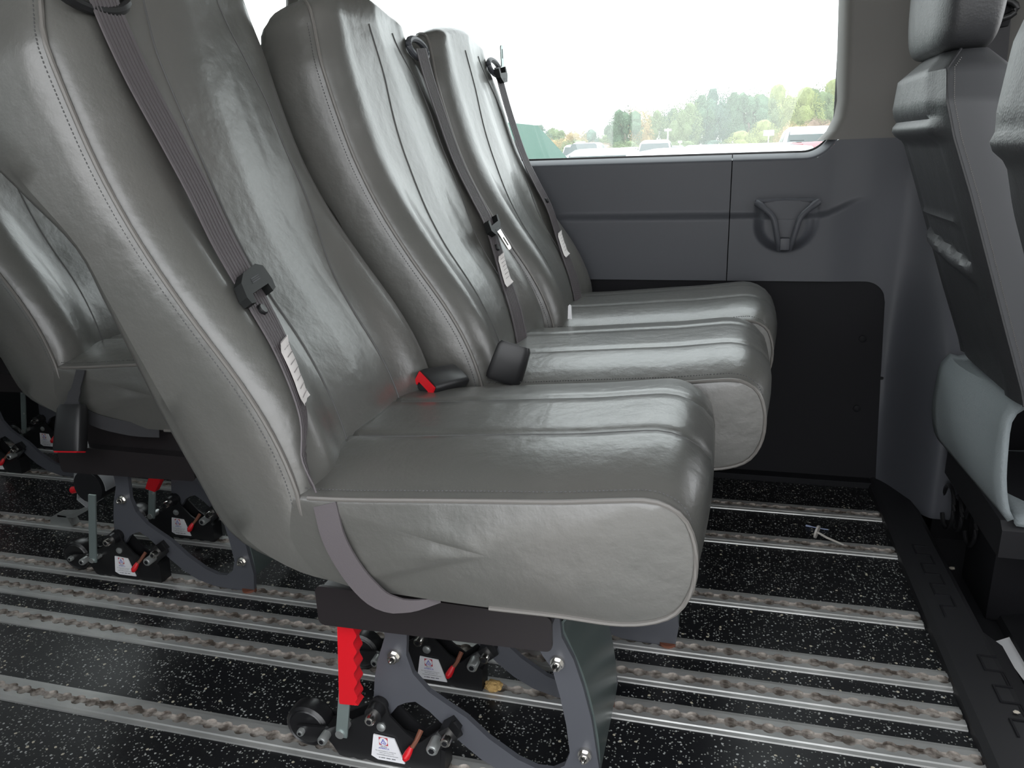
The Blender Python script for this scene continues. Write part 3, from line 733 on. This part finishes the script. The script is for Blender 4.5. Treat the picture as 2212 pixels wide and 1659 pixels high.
def buckle_geo(mbk, c, d, w, n, L=.062, W=.021, T=.0125):      # stalk end at c, mouth towards d
    d, w, n = Vector(d).normalized(), Vector(w).normalized(), Vector(n).normalized(); c = Vector(c)
    st = [(0, .80, .60), (.10, .92, .85), (.5, .97, .98), (.90, 1, 1), (1.0, .97, .93)]; vs = []; fs = []
    for u, a, b in st:
        for k in range(16):
            an = k*math.pi/8; x = math.copysign(abs(math.cos(an))**.45, math.cos(an)); z = math.copysign(abs(math.sin(an))**.45, math.sin(an))
            vs.append(c+d*(u*L)+w*(x*W*a)+n*(z*T*b))
    for i in range(len(st)-1):
        for k in range(16): fs.append((i*16+k, i*16+(k+1) % 16, i*16+16+(k+1) % 16, i*16+16+k))
    fs += [tuple(range(16)), tuple(len(vs)-16+k for k in range(16))]
    mbk.add(vs, fs, 0)
    # red push button on the mouth with a dark slot
    e = c+d*(L+.0003)
    pts = [(-.85, .72), (.85, .72), (.9, -.60), (.55, -.60), (.5, -.15), (-.5, -.15), (-.55, -.60), (-.9, -.60)]
    tri = geometry.tessellate_polygon([[Vector((a, b, 0)) for a, b in pts]]); m = len(pts)
    mbk.add([e+w*a*W+n*b*T for a, b in pts]+[e+d*.0022+w*a*W*.96+n*b*T*.96 for a, b in pts], [tuple(f) for f in tri]+[tuple(i+m for i in f) for f in tri]+[(i, (i+1) % m, (i+1) % m+m, i+m) for i in range(m)], 1)
def make_seat(label, loc, side, ya, yb, kind, tongue=True, slide=False, src=None):
    global MIR; MIR = side == 0
    t = thing('passenger_seat', label, 'seat', loc, 'grey vinyl passenger seats on floor rails')
    make_cushion(t); make_backrest(t); make_frame(t, ya, yb, kind)
    if side is not None: make_belt(t, side, tongue, slide)
    return t
s1 = make_seat('grey vinyl passenger seat nearest the camera with red grip lever under it', (0, .63, 0), 0, .754-.63, .918-.63, 'grip1')
strap_on_side(s1)
b1 = MB(); buckle_geo(b1, (-.350, .362, .466), (-.42, -.90, .06), (.75, -.40, -.50), (.48, -.15, .86), L=.070, W=.021, T=.0145); b1.build('belt_buckle', [M['plastic'], M['red']], s1, True, 50)
MIR = False
s2 = make_seat('grey vinyl seat in the middle of the front row, silver belt tongue on its backrest', (.077, 1.02, 0), 1, 1.078-1.02, 1.235-1.02, 'lever')
b2 = MB(); buckle_geo(b2, (-.355, .012, .505), (-.35, -.1, -1), (1, .2, -.35), (0, -1, .3), L=.058, W=.026, T=.011); b2.build('belt_buckle', [M['plastic'], M['plastic']], s2, True, 50)
s3 = make_seat('grey vinyl passenger seat of the front row beside the window', (.107, 1.392, 0), 1, 1.463-1.392, 1.62-1.392, 'lever', True, True)
s4 = copy_tree(s1)
for ch in list(s4.children):        # rear seat: no near-side belt in view, hanging buckle instead
    if ch.name.split('.')[0] in ('belt', 'belt_guide', 'belt_buckle', 'anchor_strap'):
        for g in list(ch.children): bpy.data.objects.remove(g)
        bpy.data.objects.remove(ch)
bpy.data.objects.remove
s4.location = (-.69, 1.02, 0); s4['label'] = 'grey vinyl passenger seat of the rear row at the left edge, buckle hanging beside it'
for ch in list(s4.children):        # its legs stand on other rails
    if ch.name.split('.')[0] in ('leg_frame', 'locking_mount', 'lever', 'seat_box', 'leg_panel'): ch.location.y += (1.078-1.02)-(.754-.63)
for ch in list(s4.children):
    if ch.name.split('.')[0] == 'lever':
        for g in list(ch.children):
            if g.name.split('.')[0] == 'grip': bpy.data.objects.remove(g); ch.scale.z = .80
s5 = copy_tree(s1); s5.location = (-1.43, 1.392, 0); s5['label'] = 'grey vinyl seat farthest back by the window, only its floor mounts seen at left edge'
for ch in list(s5.children):
    k_ = ch.name.split('.')[0]
    if k_ in ('belt', 'belt_guide', 'belt_buckle', 'anchor_strap'):
        for g in list(ch.children): bpy.data.objects.remove(g)
        bpy.data.objects.remove(ch)
    elif k_ in ('leg_frame', 'locking_mount', 'lever', 'seat_box', 'leg_panel'): ch.location.y += (1.463-1.392)-(.754-.63)
lv = [c for c in s4.children if c.name.split('.')[0] == 'lever']
far = lv[-1]; yy = .918-.63-.036
MB().prism([(-.437, .128), (-.420, .160), (-.402, .176), (-.392, .168), (-.398, .146), (-.415, .122)], yy-.006, yy+.008).build('grip', M['red'], far, False)
MB().prism([(-.410, .170), (-.404, .186), (-.384, .188), (-.384, .170), (-.394, .164)], yy-.004, yy+.004).build('lever_tip', M['lever'], far, False)
# hanging buckle and its webbing on the rear seat
hb = MB(); buckle_geo(hb, (-.350, -.035, .388), (.06, -.40, -1), (1, 0, .06), (0, -1, .40), L=.078, W=.0285, T=.0135)
h = hb.build('belt_buckle', [M['plastic'], M['red']], s4, True, 50)
MB().ribbon(curve([(-.348, -.006, .440), (-.350, -.016, .42), (-.352, -.024, .405), (-.350, -.034, .392), (-.349, -.044, .365)], 12), (1, 0, 0), [.009]*5+[.012]*3+[.0165]*4, .0012).build('buckle_strap', M['black_web'], s4)
MB().ribbon(curve([(-.372, -.010, .37), (-.33, -.012, .352), (-.27, -.004, .338), (-.22, .004, .335)], 10), (0, .2, 1), .012, .0012).build('buckle_strap', M['black_web'], s4)

# ------------------------------------------------------------------ tie-down retractor standing behind, hooked in a rail
td = thing('tie_down_retractor', 'black belt reel with grey webbing hooked into the floor rail behind the seats', 'tie-down', (-1.30, 1.236, 0))
MB().tube([(.02, -.03, .115), (.02, .03, .115)], .036, 20).build('reel', M['matte'], td)
MB().ribbon([(.02+.040*math.cos(a), 0, .115+.040*math.sin(a)) for a in lin(-.2, 3.6, 22)]+[(-.022, 0, .08), (.0, 0, .062)], (0, 1, 0), .024, .0012).build('webbing', mat('pale_grey_webbing', (.30, .31, .32), .6), td)
MB().prism([(-.02, .165), (-.016, .165), (-.030, .13), (-.026, .09), (-.01, .062), (-.03, .05), (-.06, .035), (-.10, .030), (-.10, .025), (-.055, .026), (-.02, .045), (-.003, .06), (-.020, .092), (-.024, .13)], -.012, .012).build('bracket', M['zinc'], td, False)
MB().prism([(-.125, .0045), (-.12, .022), (-.105, .030), (-.075, .028), (-.065, .0045)], -.012, .012).build('rail_foot', M['zinc'], td, False)
MB().tube([(-.055, 0, .088), (-.035, 0, .094)], .008, 10).build('release_button', M['red'], td)

# ------------------------------------------------------------------ driver's seat
def drv_sec(z):     # (x rear, y far, y near, thickness) by height
    return (interp(z, [(.30, .475), (.40, .450), (.50, .415), (.69, .350), (.77, .320), (.82, .306), (.865, .306), (.895, .335)]),
            interp(z, [(.30, 1.58), (.5, 1.62), (.69, 1.64), (.82, 1.64), (.865, 1.615), (.895, 1.56)]),
            interp(z, [(.30, 1.25), (.5, 1.265), (.69, 1.28), (.82, 1.290), (.865, 1.310), (.895, 1.37)]),
            interp(z, [(.30, .14), (.5, .13), (.69, .115), (.82, .095), (.865, .085), (.895, .04)]))
def make_front_seat(t, dy=0, tall=True, dx=0):
    vs = []; fs = []; ZS = lin(.376, .895, 70); m = None
    for z in ZS:
        x, yf, yn, th = drv_sec(z); pts = []
        for k in range(25):
            u = k/24; y = yn+(yf-yn)*u
            e = .010*(1-abs(2*u-1)**6)
            ins = 0
            if .18 < u < .98 and z < .775:                     # recessed map pocket panel
                ins = .007*smooth(.14, .22, u)*smooth(.775, .765, z)
            if z > .795: ins = -.006*smooth(.795, .805, z)*smooth(.10, .20, u)
            if .765 < z < .80: ins = -.014*math.sin(math.pi*(z-.765)/.035)*smooth(.02, .16, u)
            if .636 < z < .642 and .25 < u < .97: ins -= .004
            fz = z-(.538+.042*u)
            if 0 < fz < .028 and .2 < u < .93: ins = -.010*math.sin(math.pi*fz/.028)*math.sin(math.pi*(u-.2)/.73)**.4
            pts.append((x-e+ins, y, z))
        for q in (.15, .35, .6, .85): pts.append((x+th*q, yf-.004*0+.006*math.sin(math.pi*q), z))
        for k in range(9):
            u = 1-k/8; pts.append((x+th+.012*math.sin(math.pi*u), yn+.01+(yf-yn-.02)*u, z))
        for q in (.85, .6, .35, .15): pts.append((x+th*q, yn-.008*math.sin(math.pi*q), z))
        m = len(pts); vs += pts
    n = len(ZS)
    for i in range(n-1):
        for k in range(m): fs.append((i*m+k, i*m+(k+1) % m, (i+1)*m+(k+1) % m, (i+1)*m+k))
    fs += [tuple(range(m)), tuple((n-1)*m+k for k in range(m-1, -1, -1))]
    # material: side panel lighter
    fm = []
    for i in range(n-1):
        for k in range(m): fm.append(1 if k >= 37 else 0)
    fm += [0, 0]
    vs = [(a+dx, b+dy, c) for a, b, c in vs]
    fin('backrest', vs, fs, None, t, True, 45, [M['leather'], M['leather2']], fm)
    MB().tube([Vector(vs[i*m])+Vector((-.0005, -.0005, 0)) for i in range(0, n)], .0022, 6).build('piping', M['leather'], t)
    st = MB()
    for i in range(0, 175):
        z = .375+i*.0029; x, yf, yn, th = drv_sec(z); st.tube([(x+.008+dx, yn-.0035+dy, z), (x+.008+dx, yn-.0035+dy, z+.0016)], .0007, 4)
    so = st.build('stitching', M['pipe'], t); so['kind'] = 'stuff'
ds = thing('front_seat', "dark grey driver's seat with headrest, seen from behind on the right", 'seat', (0, 0, 0))
make_front_seat(ds)
# headrest
vs = []; fs = []
HZ = [(.893, .55, .6), (.900, .80, .8), (.918, .93, .93), (.96, 1, 1), (1.03, 1, 1), (1.09, .97, .97), (1.12, .85, .85), (1.135, .55, .6)]
for z, a, b in HZ:
    for k in range(28):
        an = k*math.pi/14; cx_, sx_ = math.cos(an), math.sin(an)
        vs.append((.345+.050*b*math.copysign(abs(cx_)**.5, cx_), 1.485+.150*a*math.copysign(abs(sx_)**.6, sx_), z))
for i in range(len(HZ)-1):
    for k in range(28): fs.append((i*28+k, i*28+(k+1) % 28, i*28+28+(k+1) % 28, i*28+28+k))
fs += [tuple(range(28)), tuple(len(vs)-28+k for k in range(28))]
hr = fin('headrest', vs, fs, M['leather'], ds, True, 60); hr.modifiers.new('s', 'SUBSURF').levels = 2; hr.modifiers['s'].render_levels = 2
for y in (1.43, 1.56): MB().cyl((.345, y, .85), (.345, y, .93), .007, 12).build('headrest_post', M['chrome'], ds)
for y in (1.43, 1.56): MB().tube([(.345, y, .885), (.345, y, .892), (.345, y, .896)], [.018, .018, .010], 16).build('post_collar', M['plastic'], ds)
MB().box((.74, 1.26, .19), (1.12, 1.62, .34), bev=.03).build('seat_cushion', M['leather'], ds)
bs = MB().prism([(1.27, .112), (1.27, .160), (1.285, .172), (1.59, .178), (1.60, .165), (1.60, .12)], .46, .95, axis='x').build('seat_base', M['matte'], ds, False)
MB().box((.51, 1.42, -.10), (.93, 1.58, .115), bev=.01).build('pedestal', M['dark'], ds)
# cables under it
for k, (dy_, r_) in enumerate(((0, .038), (.015, .028), (.04, .033))):
    c = Vector((.475, 1.60-dy_*2, .045)); MB().tube([c+Vector((.01*k, r_*math.cos(a), r_*1.2*math.sin(a))) for a in lin(0, 5.6, 22)], .0042, 8).build('cable', M['rubber'], ds)
# felt
fp = curve([(.474, .182, 0), (.462, .205, 0), (.452, .25, 0), (.452, .30, 0), (.462, .345, 0), (.50, .362, 0), (.60, .365, 0), (.68, .35, 0), (.71, .28, 0), (.69, .20, 0), (.62, .178, 0), (.53, .176, 0), (.485, .180, 0)], 44)
vs = []; fs = []; ny = 12
for j in range(ny):
    u = j/(ny-1); y = 1.635-u*.335
    for i, p in enumerate(fp):
        hgt = .66+.34*u if False else 1; zz = p.y-.0*u; w_ = .008*math.sin(u*7+i*.3)*math.sin(math.pi*i/25)
        ext = (.055 if i < 8 else 0)*0
        vs.append((p.x+w_-.016*(1-u), y-.03*u*math.cos(math.pi*i/22), p.y-.012*(1-u)*(i > 10)))
m = len(fp)
for j in range(ny-1):
    for i in range(m-1): fs.append((j*m+i, j*m+i+1, (j+1)*m+i+1, (j+1)*m+i))
fe = fin('felt_cover', vs, fs, M['felt']); md = fe.modifiers.new('t', 'SOLIDIFY'); md.thickness = .010; md.offset = 1
tag(fe, "pale grey felt cover wrapped around the driver's seat base", 'cover')
# passenger-side front seat (only its edge in view)
ps = thing('front_seat', 'textured grey leather front seat cut off by the right edge of the photo', 'seat', (0, 0, 0))
def psec(z): return (interp(z, [(.30, .43), (.45, .365), (.60, .305), (.70, .268), (.78, .246), (.85, .250), (.92, .270), (.98, .30)]), interp(z, [(.3, .90), (.6, .91), (.80, .905), (.87, .895), (.92, .86), (.98, .76)]))
vs = []; fs = []; ZS = lin(.30, .98, 80)
for z in ZS:
    x, yf = psec(z); pts = []
    rl = .012*math.sin(math.pi*max(0, min(1, (z-.745)/.034))); up_b = .006*smooth(.775, .785, z)
    for k in range(20):
        u = k/19; pts.append((x-rl-up_b+.03*abs(u-.5)**5*20*0+.02*smooth(.86, 1, u), .36+(yf-.36)*u-(.0 if u < 1 else 0), z))
    pts += [(x+.04, yf+.012, z), (x+.09, yf+.004, z), (x+.12, yf-.03, z), (x+.12, .36, z)]
    m = len(pts); vs += pts
for i in range(len(ZS)-1):
    for k in range(m): fs.append((i*m+k, i*m+(k+1) % m, (i+1)*m+(k+1) % m, (i+1)*m+k))
fs += [tuple(range(m)), tuple((len(ZS)-1)*m+k for k in range(m-1, -1, -1))]
fin('backrest', vs, fs, M['leather'], ps, True, 50)
MB().tube([(psec(z)[0]+.05, psec(z)[1]+.017, z) for z in lin(.84, .98, 14)], .006, 8).build('edge_piping', M['navy'], ps)
MB().box((.46, .36, .20), (.95, .90, .34), bev=.03).build('seat_cushion', M['leather'], ps)
MB().box((.56, .40, -.10), (.90, .86, .21), bev=.01).build('pedestal', M['dark'], ps)
# driver's belt on the pillar behind the headrest
db = thing('driver_belt', 'dark seat belt and its guide on the pillar behind the driver\'s headrest', 'seat belt', (.462, 1.70, .70))
MB().ribbon([(-.004, -.002, .30), (0, -.004, .22), (0, -.006, .12), (.002, -.006, .0)], (1, 0, 0), .030, .0016).build('belt', M['black_web'], db)
MB().box((-.045, -.012, .255), (.028, .030, .34), bev=.012).build('guide_cover', M['dark'], db)
MB().tube([(-.002+.032*math.cos(a), -.018, .285+.016*math.sin(a)) for a in lin(0, 2*math.pi, 17)[:-1]], .006, 10, closed=True).build('belt_guide', M['plastic'], db)

# ------------------------------------------------------------------ litter
ct = MB().tube([(.262, 1.463, .008), (.232, 1.478, .013), (.215, 1.488, .018)], [.002, .0022, .0022], 8)
ct.tube([(.216, 1.489, .018), (.2125, 1.4905, .0185)], .0135, 20)
tag(ct.build('trim_clip', M['nylon']), 'grey plastic trim clip with a flat round head lying on a floor rail', 'clip')
tag(MB().tube(curve([(.200, 1.546, .002), (.212, 1.538, .004), (.220, 1.540, .002), (.232, 1.535, .003), (.242, 1.536, .002)], 12), [.002]*3+[.0011]*9, 6).build('plastic_thread', M['bluethread']), 'thin pale blue plastic thread on the black floor', 'litter')
ob = bmesh.new(); bmesh.ops.create_icosphere(ob, subdivisions=3, radius=1)
for v in ob.verts: v.co *= 1+.35*noise.noise(v.co*2.3)
tag(MB().bm(ob, 0, Matrix.Translation((-.297, .912, .010)) @ Matrix.Diagonal((.013, .010, .008, 1))).build('foam_piece', M['foam']), 'small lump of yellowish foam in the rail beside the near seat mount', 'foam')
tag(MB().add([(.505, 1.345, -.094), (.600, 1.40, -.085), (.66, 1.24, -.088), (.520, 1.215, -.092)], [(0, 1, 2, 3)]).add([(.505, 1.345, -.0945), (.600, 1.40, -.0855), (.66, 1.24, -.0885), (.520, 1.215, -.0925)], [(3, 2, 1, 0)]).build('paper_sheet', M['paper'], smooth=False), 'white sheet of paper lying on the cab floor at the right edge', 'paper')
for i, (x, y, z, s_, n_) in enumerate(((.500, 1.60, -.094, .006, 'pale crumb on the cab floor beside the driver seat base'), (.520, 1.585, -.095, .004, 'tiny crumb right of the larger one on the cab floor'), (.418, 1.005, .019, .004, 'pale crumb on the black tread strip near the right edge'))):
    ob = bmesh.new(); bmesh.ops.create_icosphere(ob, subdivisions=2, radius=1)
    for v in ob.verts: v.co *= 1+.4*noise.noise(v.co*1.7+Vector((i, 0, 0)))
    tag(MB().bm(ob, 0, Matrix.Translation((x, y, z)) @ Matrix.Diagonal((s_, s_*.7, s_*.5, 1))).build('crumb', M['crumb']), n_, 'crumb')
tag(MB().prism([(-.004, 0), (.004, 0), (.003, .026), (0, .028), (-.003, .025)], -.0006, .0006).build('paper_scrap', M['paper'], smooth=False), 'white scrap sticking up between backrest and cushion of the window seat', 'litter').location = (-.270, 1.405, .462)

# ------------------------------------------------------------------ outside
GZ = -.66
g_ = struct(MB().box((-160, -60, GZ-.2), (160, 220, GZ)).build('ground', M['gravel'], smooth=False))
def car_mesh(L, Wd, H, roof0, roof1, hood, boot):      # x from -L/2 (rear) to L/2 (front)
    body = MB(); xs = [-.5, -.485, -.42, -.3, -.1, .1, .25, .38, .47, .5]
    beltz = lambda u: interp(u, [(-.5, .45*H), (-.485, boot*.85), (-.42, boot), (-.3, .60*H), (.15, .60*H), (.25, hood+.03), (.38, hood), (.47, hood*.85), (.5, .40*H)])
    vs = []; fs = []
    for u in xs:
        zb = beltz(u); w = Wd/2*(1-.25*abs(u*2)**6)
        vs += [(u*L, -w*.96, .18*H), (u*L, -w, .38*H), (u*L, -w*.95, zb*.97), (u*L, -w*.80, zb), (u*L, w*.80, zb), (u*L, w*.95, zb*.97), (u*L, w, .38*H), (u*L, w*.96, .18*H)]
    for i in range(len(xs)-1):
        for k in range(8): fs.append((i*8+k, i*8+(k+1) % 8, i*8+8+(k+1) % 8, i*8+8+k))
    fs += [tuple(range(8)), tuple(len(vs)-8+k for k in range(8))]; body.add(vs, fs, 0)
    rs = [(roof0-.07, 1.0, .0), (roof0, .86, .90), (roof0+.06, .80, .975), ((roof0+roof1)/2, .78, 1.0), (roof1-.05, .79, .985), (roof1, .82, .94), (roof1+.13, 1.0, .0)]
    vs = []; fs = []
    for u, wk, hk in rs:
        w = Wd/2*.86*wk; zb = .585*H; zt = zb+(H-zb)*hk
        vs += [(u*L, -Wd/2*.86, zb), (u*L, -w*.93-.01, zb+(zt-zb)*.90), (u*L, -w*.80, zt), (u*L, w*.80, zt), (u*L, w*.93+.01, zb+(zt-zb)*.90), (u*L, Wd/2*.86, zb)]
    for i in range(len(rs)-1):
        for k in range(5): fs.append((i*6+k, i*6+k+1, i*6+6+k+1, i*6+6+k))
    body.add(vs, fs, 0)
    gl = MB(); zb = .60*H; zt = H*.93
    for s in (-1, 1):
        y0, y1 = s*(Wd/2*.868), s*(Wd/2*.86*.75+.006)
        for a, b in ((roof0-.02, -.02), (0.0, roof1+.07)):
            a2, b2 = (max(a, roof0+.03), b-.005) if a < -.05 else (a+.01, roof1-.015)
            gl.add([(a*L, y0, zb), (b*L, y0, zb), (b2*L, y1+s*.012, zt), (a2*L, y1+s*.012, zt)], [(0, 1, 2, 3)])
    w0, w1 = Wd/2*.80, Wd/2*.62
    gl.add([((roof1+.125)*L+.01, -w0, zb), ((roof1+.125)*L+.01, w0, zb), ((roof1+.01)*L+.01, w1, H*.955), ((roof1+.01)*L+.01, -w1, H*.955)], [(0, 1, 2, 3)])
    gl.add([((roof0-.068)*L-.01, -w0, zb), ((roof0-.068)*L-.01, w0, zb), ((roof0-.003)*L-.01, w1, H*.93), ((roof0-.003)*L-.01, -w1, H*.93)], [(0, 1, 2, 3)])
    wh = MB()
    for u in (-.31, .32):
        for s in (-1, 1): wh.tube([(u*L, s*(Wd/2-.20), .32), (u*L, s*(Wd/2+.005), .32)], .32, 16)
    return body, gl, wh
KIND = {'sedan': (4.6, 1.8, 1.42, -.30, .08, .88, .95), 'suv': (4.6, 1.85, 1.70, -.42, .10, 1.02, 1.15), 'van': (5.4, 1.95, 2.0, -.47, .26, 1.1, 1.2), 'truck': (5.5, 1.95, 1.85, -.10, .12, 1.15, 1.10)}
protos = {}
def car(kind, col, x, y, rz, label, group='parked cars in the lot', glass='carglass', gz=GZ):
    key = (kind, glass)
    if key not in protos:
        b, g, w = car_mesh(*KIND[kind]); protos[key] = [fin('body', b.v, b.f, M['car_white'], None, True, 35), fin('windows', g.v, g.f, M[glass], None, False), fin('wheels', w.v, w.f, M['tyre'], None, True)]
        src = protos[key]; first = True
    else: src = protos[key]; first = False
    t = thing('parked_car', label, 'car', (x, y, gz), group, rz)
    for k, s_ in enumerate(src):
        o = s_ if first else s_.copy()
        if not first: COL.objects.link(o)
        o.parent = t
        if k == 0: o.material_slots[0].link = 'OBJECT'; o.material_slots[0].material = M['car_'+col]
    return t
c1 = car('sedan', 'white', .42, 8.6, .03, 'white car parked right beside the van window', None)
c2 = car('suv', 'slate', -2.0, 5.85, 0, 'dark grey car with green-tinted windows at the left of the van window', None, 'greenglass')
c3 = car('sedan', 'red', 1.7, 11.2, 0, 'red car right of the white car outside the window', None)
rng = random.Random(11); cols = ['white', 'silver', 'white', 'blackp', 'silver', 'slate', 'white', 'red', 'silver', 'bluep', 'white']
names = dict(white='white', silver='silver', blackp='black', slate='dark grey', red='red', bluep='blue'); k = 0
for row, (y, n_, x0, dxx) in enumerate(((16, 7, -8, 2.9), (26, 9, -13, 3.1), (38, 12, -16, 3.2), (54, 14, -20, 3.4))):
    for i in range(n_):
        kind = rng.choice(['sedan', 'suv', 'truck', 'suv', 'van', 'sedan']) if x0+i*dxx > 0 or row > 1 else rng.choice(['sedan', 'sedan', 'suv'])
        if row > 1: kind = rng.choice(['sedan', 'sedan', 'suv'])
        if row < 2 and x0+i*dxx < 2.5: kind = 'sedan'
        col = rng.choice(cols); car(kind, col, x0+i*dxx+rng.uniform(-.2, .2), y+rng.uniform(-.3, .3), math.pi/2+rng.uniform(-.04, .04) if rng.random() < .6 else -math.pi/2,
            '%s %s, number %s from the left in the %s row of the car lot' % (names[col], 'pickup' if kind == 'truck' else kind if kind != 'suv' else 'suv', ['one', 'two', 'three', 'four', 'five', 'six', 'seven', 'eight', 'nine', 'ten', 'eleven', 'twelve', 'thirteen', 'fourteen'][i], ['first', 'second', 'third', 'farthest'][row]))
# row signs
def sign(body, x, y, ztop, w, label, h_=None):
    h_ = h_ or w*.6; t = thing('row_sign', label, 'sign', (x, y, GZ), 'row signs on poles in the car lot')
    MB().cyl((0, 0, 0), (0, 0, ztop-GZ), w*.05, 8).build('pole', M['car_white'], t)
    MB().box((-w/2, -.03, ztop-GZ-h_), (w/2, .0, ztop-GZ)).build('board', M['car_white'], t, False)
    if body:
        v, f = text_geo(body, h_*.75); MB().add([(p.x, -.035, ztop-GZ-h_*.78+p.y) for p in v], f).build('lettering', M['ink'], t, False)
def at_y(px, py, Y):
    d = (px-1106)/FPX*rt2-(py-829.5)/FPX*up2+fw; t = Y/d.y; return Vector((d.x*t, Y, CAMZ+d.z*t))
p = at_y(1254, 306, 50); sign('K 1', p.x, 50, p.z, .60, 'small white row sign on a pole at the left of the lot', .34)
p = at_y(1305, 317, 60); sign('', p.x, 60, p.z, .35, 'blank white row marker right of the left sign', .18)
p = at_y(1469, 304, 60); sign('', p.x, 60, p.z, .28, 'tiny blank white marker at the middle of the lot', .16)
p = at_y(1661, 281, 30); sign('EE 62', p.x, 30, p.z, .36, 'white row sign on a pole in front of the yellow-green trees', .19)
p = at_y(1443, 277, 60); lp = thing('lamp_pole', 'thin pale lamp pole in front of the trees', 'lamp', (p.x, 60, GZ)); MB().tube([(0, 0, 0), (0, 0, p.z-GZ)], .05, 8).build('pole', M['car_white'], lp); MB().box((-.25, -.1, p.z-GZ-.2), (.25, .1, p.z-GZ-.05)).build('lamp_head', M['car_white'], lp, False)
# trees
def crown_mesh(seed, tone, shape):
    r = random.Random(seed); mb = MB()
    for k in range(12):
        th = r.uniform(0, 6.28); rr = r.uniform(.1, .62); z = r.uniform(-.55, .75); w = math.sqrt(max(.1, 1-z*z*.8))
        c = Vector((rr*w*math.cos(th), rr*w*math.sin(th), z)); s_ = r.uniform(.22, .40)
        b = bmesh.new(); bmesh.ops.create_icosphere(b, subdivisions=2, radius=1)
        for v in b.verts: v.co = c+v.co*s_*(1+.35*noise.noise(v.co*2.5+Vector((k, seed, 0))))
        mb.bm(b)
    for k in range(4200):
        th = r.uniform(0, 6.28); z = r.uniform(-1, 1); w = math.sqrt(1-z*z); q = r.uniform(.72, 1.02)+.28*noise.noise(Vector((w*math.cos(th)*2.2, w*math.sin(th)*2.2, z*2.2+seed)))
        p = Vector((w*math.cos(th), w*math.sin(th), z))*q; s_ = r.uniform(.014, .034); a = Vector((r.gauss(0, 1), r.gauss(0, 1), r.gauss(0, 1))).normalized(); b_ = a.orthogonal().normalized()
        mb.add([p-a*s_, p+b_*s_, p+a*s_, p-b_*s_], [(0, 1, 2, 3)])
    return fin('crown', mb.v, mb.f, M['leaf%d' % tone], None, False)
crowns = {}
sky = [(1090, 300), (1130, 282), (1165, 276), (1200, 278), (1240, 285), (1270, 284), (1300, 292), (1330, 258), (1350, 240), (1375, 236), (1410, 238), (1450, 236), (1480, 222), (1510, 208), (1540, 202), (1580, 202), (1620, 204), (1650, 206), (1680, 196), (1710, 216), (1740, 202), (1770, 194), (1800, 186), (1835, 178), (1870, 172)]
tones = [5, 5, 5, 1, 3, 5, 1, 0, 0, 3, 1, 0, 1, 0, 5, 0, 0, 1, 2, 2, 2, 1, 2, 4, 1]
tn = ['tall dark green tree', 'mid green tree', 'bright yellow-green tree', 'yellowing autumn tree', 'brownish shrubby tree', 'blue-green tree']
cnt = {}
for i, ((px, py), tone) in enumerate(zip(sky, tones)):
    Y = 80+(i % 4)*6; p = at_y(px, py, Y); h_ = p.z-GZ
    t = thing('tree', '%s, %s from the left in the line of trees beyond the lot' % (tn[tone], ['first', 'second', 'third', 'fourth', 'fifth', 'sixth', 'seventh', 'eighth', 'ninth', 'tenth', 'eleventh', 'twelfth', 'thirteenth', 'fourteenth', 'fifteenth', 'sixteenth', 'seventeenth', 'eighteenth', 'nineteenth', 'twentieth', 'twenty-first', 'twenty-second', 'twenty-third', 'twenty-fourth', 'twenty-fifth'][i]), 'tree', (p.x, Y, GZ), 'trees beyond the car lot')
    key = (tone, i % 2)
    if key not in crowns: crowns[key] = o = crown_mesh(i+3, tone, 0)
    else: o = crowns[key].copy(); COL.objects.link(o)
    o.parent = t; o.location = (0, 0, h_*.56); o.scale = (1.1+.14*h_, 1.5, h_*.50); o.rotation_euler = (0, 0, 0)
    MB().tube([(0, 0, 0), (.1, 0, h_*.3), (0, 0, h_*.7)], [.2, .16, .08], 7).build('trunk', M['bark'], t)
B = [(1125, 300, 4, 'brown bush at the left end of the tree line'), (1190, 298, 3, 'golden bush left of the left row sign'), (1238, 300, 1, 'green bush directly behind the left row sign'), (1290, 306, 4, 'brown bush right of the left row sign'), (1350, 302, 1, 'green bush below the first tall trees'),
     (1410, 300, 3, 'golden bush just left of the lamp pole'), (1475, 302, 1, 'green bush just right of the lamp pole'), (1540, 304, 5, 'blue-green bush below the darkest tall trees'), (1600, 285, 2, 'bright yellow-green bush left of the right row sign'), (1650, 262, 2, 'bright yellow-green bush behind the right row sign'), (1715, 265, 3, 'golden bush right of the right row sign'), (1770, 255, 4, 'brownish bush near the right edge of the window'), (1825, 262, 3, 'golden bush at the right edge of the window')]
for i, (px, py, tone, lab) in enumerate(B):        # lower autumn bushes at the foot of the trees
    Y = 69+(i % 2)*5; p = at_y(px, py, Y); h_ = max(1.2, p.z-GZ)
    t = thing('bush', lab, 'bush', (p.x, Y, GZ), 'bushes below the trees')
    key = (tone, 0)
    if key not in crowns: crowns[key] = o = crown_mesh(50+i, tone, 0)
    else: o = crowns[key].copy(); COL.objects.link(o)
    o.parent = t; o.location = (0, 0, h_*.5); o.scale = (1.55, 1.1, h_*.5); o.name = 'foliage'
